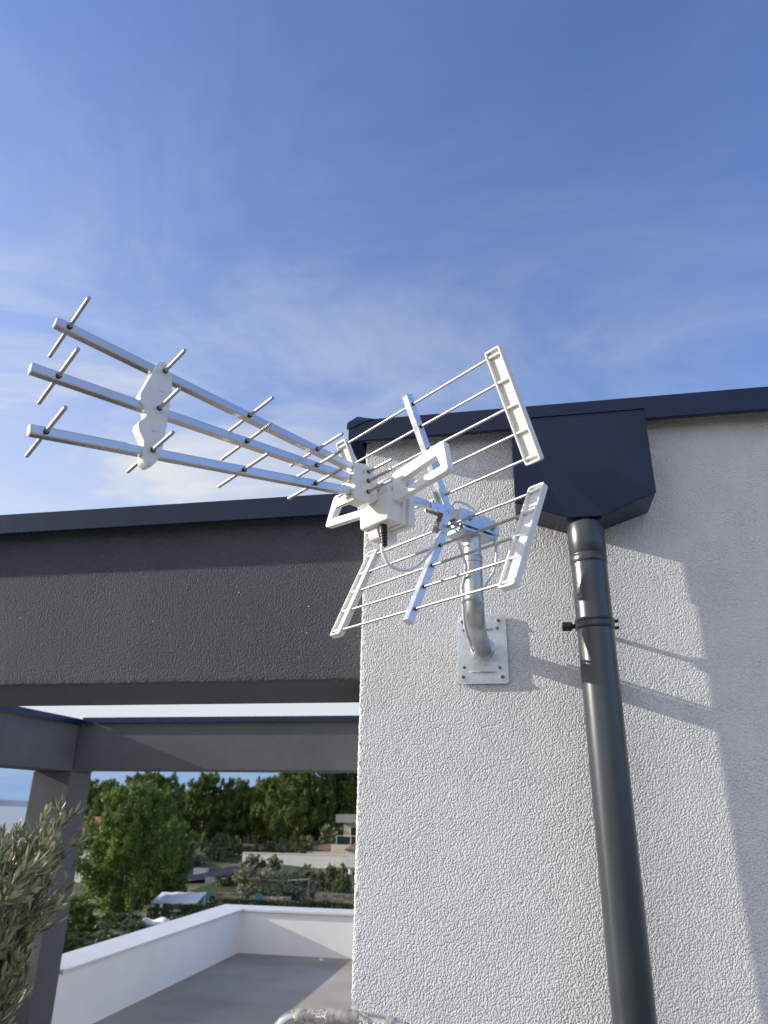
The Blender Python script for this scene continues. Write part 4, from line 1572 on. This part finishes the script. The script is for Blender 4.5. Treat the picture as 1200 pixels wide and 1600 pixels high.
lbox('wall', M['far_white'], t, -4.9, 5.0, 1.6, 7.0, 0, 4.4)
lbox('porch_beam', M['far_white'], t, -6.0, 5.0, 0.0, 0.35, 2.75, 4.45)
lbox('porch_beam', M['far_white'], t, -6.0, -5.65, 0.353, 1.6, 2.75, 4.45)
lbox('gutter', M['slab_grey'], t, -6.05, 5.05, -0.09, -0.003, 2.62, 2.78)
lbox('balcony_parapet', M['far_white'], t, -6.0, 5.0, -0.1, 0.1, -0.1, 1.02)
for x in (-5.45, -2.2, 1.2, 4.4):
    mb = MB()
    mb.tube([(x, 0.3, 0.0), (x, 0.3, 2.75)], 0.24, 16)
    mb.build('pillar', M['far_white'], t, smooth=True)
mb = MB()
mb.add([(-6.1, -0.25, 4.5), (5.3, -0.25, 4.5), (5.3, 7.4, 4.5), (-6.1, 7.4, 4.5), (-3.2, 2.4, 6.5), (2.4, 2.4, 6.5), (2.4, 4.7, 6.5), (-3.2, 4.7, 6.5),
        (-6.1, -0.25, 4.62), (5.3, -0.25, 4.62), (5.3, 7.4, 4.62), (-6.1, 7.4, 4.62)],
       [(0, 3, 2, 1), (0, 1, 9, 8), (1, 2, 10, 9), (2, 3, 11, 10), (3, 0, 8, 11), (8, 9, 5, 4), (9, 10, 6, 5), (10, 11, 7, 6), (11, 8, 4, 7), (4, 5, 6, 7)])
mb.build('roof', M['brown_roof'], t)
w = lbox('window', M['slab_grey'], t, -4.2, -2.9, 1.52, 1.597, 0.9, 2.4)
lbox('pane', M['glass_dark'], w, -4.1, -3.0, 1.50, 1.518, 1.0, 2.3)

# flat roofed house above it
t = thing('flat_roofed_house', 'cream flat roofed house with grey roof slab and glass balcony under the pines', 'house', (-18.5, 99.0, -5.6))
lbox('wall', M['far_cream'], t, -6.0, 6.0, 0, 7, 0, 3.78)
lbox('roof', M['slab_grey'], t, -6.75, 6.6, -1.6, 7.5, 3.783, 4.75)
w = lbox('window', M['far_white'], t, -5.1, -2.7, -0.07, -0.003, 1.1, 3.3)
lbox('pane', M['glass_dark'], w, -5.0, -2.8, -0.09, -0.073, 1.15, 3.2)
w = lbox('window', M['far_white'], t, 0.4, 2.6, -0.07, -0.003, 1.1, 3.3)
lbox('pane', M['glass_dark'], w, 0.5, 2.5, -0.09, -0.073, 1.15, 3.2)
bal = lbox('balcony', M['far_grey'], t, -6.6, 5.0, -1.7, -0.003, 0.62, 0.98)
lbox('glass_railing', M['glass_dark'], bal, -6.5, 5.0, -1.68, -1.64, 1.0, 2.1)
for k in range(7):
    lbox('railing_post', M['far_white'], bal, -6.55 + k * 1.9, -6.47 + k * 1.9, -1.72, -1.685, 0.983, 2.18)
lbox('handrail', M['far_white'], bal, -6.55, 5.0, -1.74, -1.685, 2.182, 2.24)

# terracotta roofed outbuilding with beige wall
t = thing('outbuilding', 'low beige outbuilding with a faded terracotta roof below the flat roofed house', 'outbuilding', (-25.5, 94.0, -7.2))
lbox('wall', M['far_cream'], t, -2.6, 3.6, 0.5, 4.5, 0, 2.0)
lbox('wall', M['far_cream'], t, 0.6, 3.4, 0.2, 0.497, 0, 2.9)
mb = MB()
mb.add([(-2.9, 0.0, 1.35), (0.55, 0.0, 1.35), (0.55, 4.8, 2.9), (-2.9, 4.8, 2.4), (-2.9, 0.0, 1.5), (0.55, 0.0, 1.62), (0.55, 4.8, 3.05), (-2.9, 4.8, 2.55)],
       [(0, 3, 2, 1), (4, 5, 6, 7), (0, 1, 5, 4), (1, 2, 6, 5), (2, 3, 7, 6), (3, 0, 4, 7)])
mb.build('roof', M['brown_roof'], t)

# red roofed house behind the young pines
t = thing('red_roofed_house', 'house with a red tiled roof half hidden by the bright pines beside the column', 'house', (-50.2, 78.0, -8.0))
lbox('wall', M['far_white'], t, -5.5, 5.5, 0.0, 7.0, 0, 5.0)
mb = MB()
mb.add([(-6.0, -0.5, 4.95), (6.0, -0.5, 4.95), (6.0, 7.5, 4.95), (-6.0, 7.5, 4.95), (-6.0, 3.5, 6.6), (6.0, 3.5, 6.6), (-6.0, -0.5, 5.12), (6.0, -0.5, 5.12), (6.0, 7.5, 5.12), (-6.0, 7.5, 5.12)],
       [(0, 3, 2, 1), (6, 7, 5, 4), (8, 9, 4, 5), (0, 1, 7, 6), (1, 2, 8, 5, 7), (2, 3, 9, 8), (3, 0, 6, 4, 9)])
mb.build('roof', M['terracotta'], t)
for x in (-3.5, -0.6, 2.6):
    w = lbox('window', M['slab_grey'], t, x - 0.6, x + 0.6, -0.08, -0.003, 2.7, 4.1)
    lbox('pane', M['glass_dark'], w, x - 0.5, x + 0.5, -0.1, -0.083, 2.8, 4.0)

# white canvas canopy with posts, lower left
t = thing('garden_canopy', 'white canvas garden canopy with pale posts beyond the parapet', 'canopy', (-23.2, 48.0, -6.9))
mb = MB()
vs = []
for j in range(7):
    for i in range(13):
        x = -1.6 + 3.2 * i / 12
        y = -0.6 + 1.5 * j / 6
        vs.append((x, y, 1.02 + 0.03 * x + 0.08 * j + 0.015 * math.sin(i * 1.9 + j) - 0.02 * abs(math.sin(i * 0.8))))
k = len(vs)
vs += [(x, y, z - 0.05) for x, y, z in vs]
fs = [(j * 13 + i, j * 13 + i + 1, (j + 1) * 13 + i + 1, (j + 1) * 13 + i) for j in range(6) for i in range(12)]
fs += [tuple(k + q for q in reversed(f)) for f in fs]
rim = [i for i in range(13)] + [13 * j + 12 for j in range(1, 7)] + [13 * 6 + i for i in range(11, -1, -1)] + [13 * j for j in range(5, 0, -1)]
fs += [(rim[i], rim[(i + 1) % len(rim)], k + rim[(i + 1) % len(rim)], k + rim[i]) for i in range(len(rim))]
mb.add(vs, fs)
mb.build('canvas', M['tarp'], t, smooth=True)
for (x, y) in ((-1.5, -0.5), (0.6, -0.5), (-1.5, 0.8), (1.5, 0.8)):
    mb = MB()
    mb.box(x - 0.06, x + 0.06, y - 0.06, y + 0.06, -0.2, 0.96 + 0.32 * (y + 0.6) + 0.03 * x)
    mb.build('post', M['far_white'], t)
t = thing('draped_sheet', 'white sheet draped over garden furniture below the canopy', 'sheet', (-22.5, 44.0, hgt(-22.5, 44)))
mb = MB()
g = 14
vs = []
for j in range(g):
    for i in range(g):
        x = -0.95 + 1.9 * i / (g - 1)
        y = -0.5 + 1.0 * j / (g - 1)
        edge = min(i, j, g - 1 - i, g - 1 - j)
        z = (0.02, 0.22, 0.30)[min(edge, 2)] + 0.09 * math.sin(x * 5.3 + y * 3) * (edge > 0) + 0.05 * math.cos(y * 13 + x * 3) * (edge > 0)
        vs.append((x, y, z))
mb.add(vs, [(j * g + i, j * g + i + 1, (j + 1) * g + i + 1, (j + 1) * g + i) for j in range(g - 1) for i in range(g - 1)])
o = mb.build('cloth', M['tarp'], t, smooth=True)
o.modifiers.new('solid', 'SOLIDIFY').thickness = 0.015

mb = MB()
z0 = hgt(-17.75, 60)
mb.tube([(0, 0, -0.3), (0.01, 0, 1.2), (0.03, 0, 2.55)], [0.055, 0.05, 0.045], 10)
o = mb.build('pole', M['wood'])
o.location = (-17.75, 60, z0)
pole = thing('utility_pole', 'weathered wooden pole standing in front of the right olive tree', 'pole', (-17.75, 60, z0))
o.parent = pole
o.location = (0, 0, 0)
mb = MB()
mb.tube(spline([(0.02, 0, 2.35), (-3.5, 2.5, 1.95), (-7.5, 6, 1.75)], 8), 0.018, 5)
mb.build('wire', M['far_grey'], pole)


def garden_chair(label, x, y, rz):
    z = hgt(x, y)
    t = thing('garden_chair', label, 'chair', (x, y, z), rz, 'turquoise garden chairs')
    lbox('seat', M['turq'], t, -0.25, 0.25, -0.25, 0.25, 0.42, 0.46, 0.01)
    lbox('backrest', M['turq'], t, -0.25, 0.25, 0.21, 0.25, 0.462, 0.95, 0.01)
    for sx in (-0.22, 0.22):
        for sy in (-0.22, 0.22):
            lbox('leg', M['turq'], t, sx - 0.02, sx + 0.02, sy - 0.02, sy + 0.02, 0, 0.418)


garden_chair('turquoise garden chair between the two olive trees', -23.1, 63.4, 0.4)
garden_chair('turquoise garden chair left of the stone bank', -27.6, 63.0, -0.5)

# pale tower tip over the pines
t = thing('tower', 'pale slim tower tip rising over the pines near the dip in the tree line', 'tower', (-56.9, 180.0, hgt(-56.9, 180)))
mb = MB()
H = 8.6 - hgt(-56.9, 180)
mb.prism(circle_poly(1.0, 4), (0, 0, 0), (1, 0, 0), (0, 1, 0), (0, 0, 1), 0, H - 2.0)
mb.build('shaft', M['far_white'], t)
mb = MB()
lathe(mb, [(0.8, H - 2.0), (0.75, H - 0.6), (0.05, H)], seg=8)
mb.build('spire', M['far_white'], t)


# ------------------------------------------------------------------ potted olive in the near left corner
def near_olive():
    r = random.Random(42)
    bx, by = -1.485, 0.09
    t = thing('olive_tree', 'young potted olive with silvery narrow leaves, close up at the left edge', 'olive tree', (bx, by, FLOOR + 0.46))
    wood = MB()
    leaves_v, leaves_f = [], []

    def leaf(p, d, L, wd, roll):
        d = d.normalized()
        ref = Vector((0, 0, 1)) if abs(d.z) < 0.95 else Vector((1, 0, 0))
        s = d.cross(ref).normalized()
        s = Quaternion(d, roll) @ s
        nn = d.cross(s)
        o = len(leaves_v)
        bend = r.uniform(-0.12, 0.12) * L
        for tt, ww, cc in ((0.0, 0.12, 0), (0.25, 0.8, 0.3), (0.55, 1.0, 0.6), (0.82, 0.6, 0.85), (1.0, 0.0, 1.0)):
            c = p + d * (L * tt) + nn * (bend * tt * tt)
            if ww == 0.0:
                leaves_v.append(tuple(c))
            else:
                leaves_v.append(tuple(c + s * (wd * ww) + nn * (0.18 * wd * ww)))
                leaves_v.append(tuple(c))
                leaves_v.append(tuple(c - s * (wd * ww) + nn * (0.18 * wd * ww)))
        for k in range(3):
            a = o + 3 * k
            leaves_f.extend([(a, a + 3, a + 4, a + 1), (a + 1, a + 4, a + 5, a + 2)])
        a = o + 9
        leaves_f.extend([(a, a + 3, a + 1), (a + 1, a + 3, a + 2)])

    def shoot(p, d, L, rad0, depth):
        steps = max(4, int(L / 0.023))
        path = [p.copy()]
        q = p.copy()
        d = d.normalized()
        for i in range(steps):
            d = (d + Vector((r.gauss(0, 0.07), r.gauss(0, 0.07), 0.06 + r.gauss(0, 0.04)))).normalized()
            q = q + d * (L / steps)
            path.append(q.copy())
        wood.tube(path, [rad0 * (1 - 0.75 * i / steps) + 0.0006 for i in range(steps + 1)], 6 if depth else 8)
        for i in range(1, steps + 1):
            f = i / steps
            pos = path[i]
            dd = (path[i] - path[i - 1]).normalized()
            if depth >= 1 and (f > 0.12):
                az = r.uniform(0, PI)
                for s in (0, PI):
                    if r.random() < 0.74:
                        side = Quaternion(dd, az + s) @ dd.orthogonal().normalized()
                        ld = dd * r.uniform(0.6, 1.1) + side * r.uniform(0.28, 0.66) + Vector((0, 0, r.uniform(-0.05, 0.4)))
                        leaf(pos, ld, r.uniform(0.024, 0.046), r.uniform(0.0036, 0.0058), r.uniform(-1.3, 1.3))
            if depth < 2 and f > (0.15 if depth else 0.22) and r.random() < (0.62 if depth else 0.85):
                side = Quaternion(dd, r.uniform(0, 2 * PI)) @ dd.orthogonal().normalized()
                shoot(pos, dd * 0.8 + side * r.uniform(0.5, 1.0) + Vector((0, 0, 0.25)), r.uniform(0.06, 0.15) if depth == 0 else L * r.uniform(0.25, 0.5), rad0 * 0.45, depth + 1)
        if depth >= 1:
            leaf(path[-1], dd, 0.045, 0.005, r.uniform(-1, 1))

    base = Vector((0, 0, 0))
    z_top = -0.02 - (FLOOR + 0.46)                          # crown top in local z
    wood.tube(spline([(0, 0, -0.05), (0.02, 0.01, 0.35), (-0.01, 0.0, 0.75), (0.02, 0.01, 1.0)], 5), 0.019, 10)
    for k in range(17):
        az = k * 2.399
        out_ = Vector((math.cos(az), math.sin(az), 0)) * r.uniform(0.015, 0.065)
        z0_ = r.uniform(0.55, 1.15)
        L = (z_top - z0_) * r.uniform(0.62, 0.93)
        shoot(Vector((0.01, 0, z0_)), out_ * 0.7 + Vector((0, 0, 1)), L, 0.0075, 0)
    wood.build('branches', M['twig'], t, smooth=True)
    me = MB()
    me.v = leaves_v
    me.f = leaves_f
    mesh = bpy.data.meshes.new('leaves')
    mesh.from_pydata(leaves_v, [], leaves_f)
    mesh.update()
    mesh.materials.append(M['olive_leaf'])
    mesh.polygons.foreach_set('use_smooth', [True] * len(mesh.polygons))
    o = bpy.data.objects.new('leaves', mesh)
    COL.objects.link(o)
    o.parent = t
    pot = thing('plant_pot', 'dark grey round planter holding the young olive on the terrace', 'planter', (bx, by, FLOOR))
    mb = MB()
    lathe(mb, [(0.17, 0.0), (0.24, 0.44), (0.26, 0.45), (0.26, 0.50), (0.235, 0.50), (0.22, 0.42)], seg=36, cap=False)
    mb.add([(0.17 * math.cos(2 * PI * k / 36), 0.17 * math.sin(2 * PI * k / 36), 0.001) for k in range(36)], [tuple(range(36))])
    mb.build('pot', M['clay'], pot, smooth=True)
    mb = MB()
    mb.add([(0.222 * math.cos(2 * PI * k / 36), 0.222 * math.sin(2 * PI * k / 36), 0.435) for k in range(36)], [tuple(range(36))])
    mb.build('soil', M['soil'], pot)
    print('olive leaves', len(leaves_f) // 8)


near_olive()
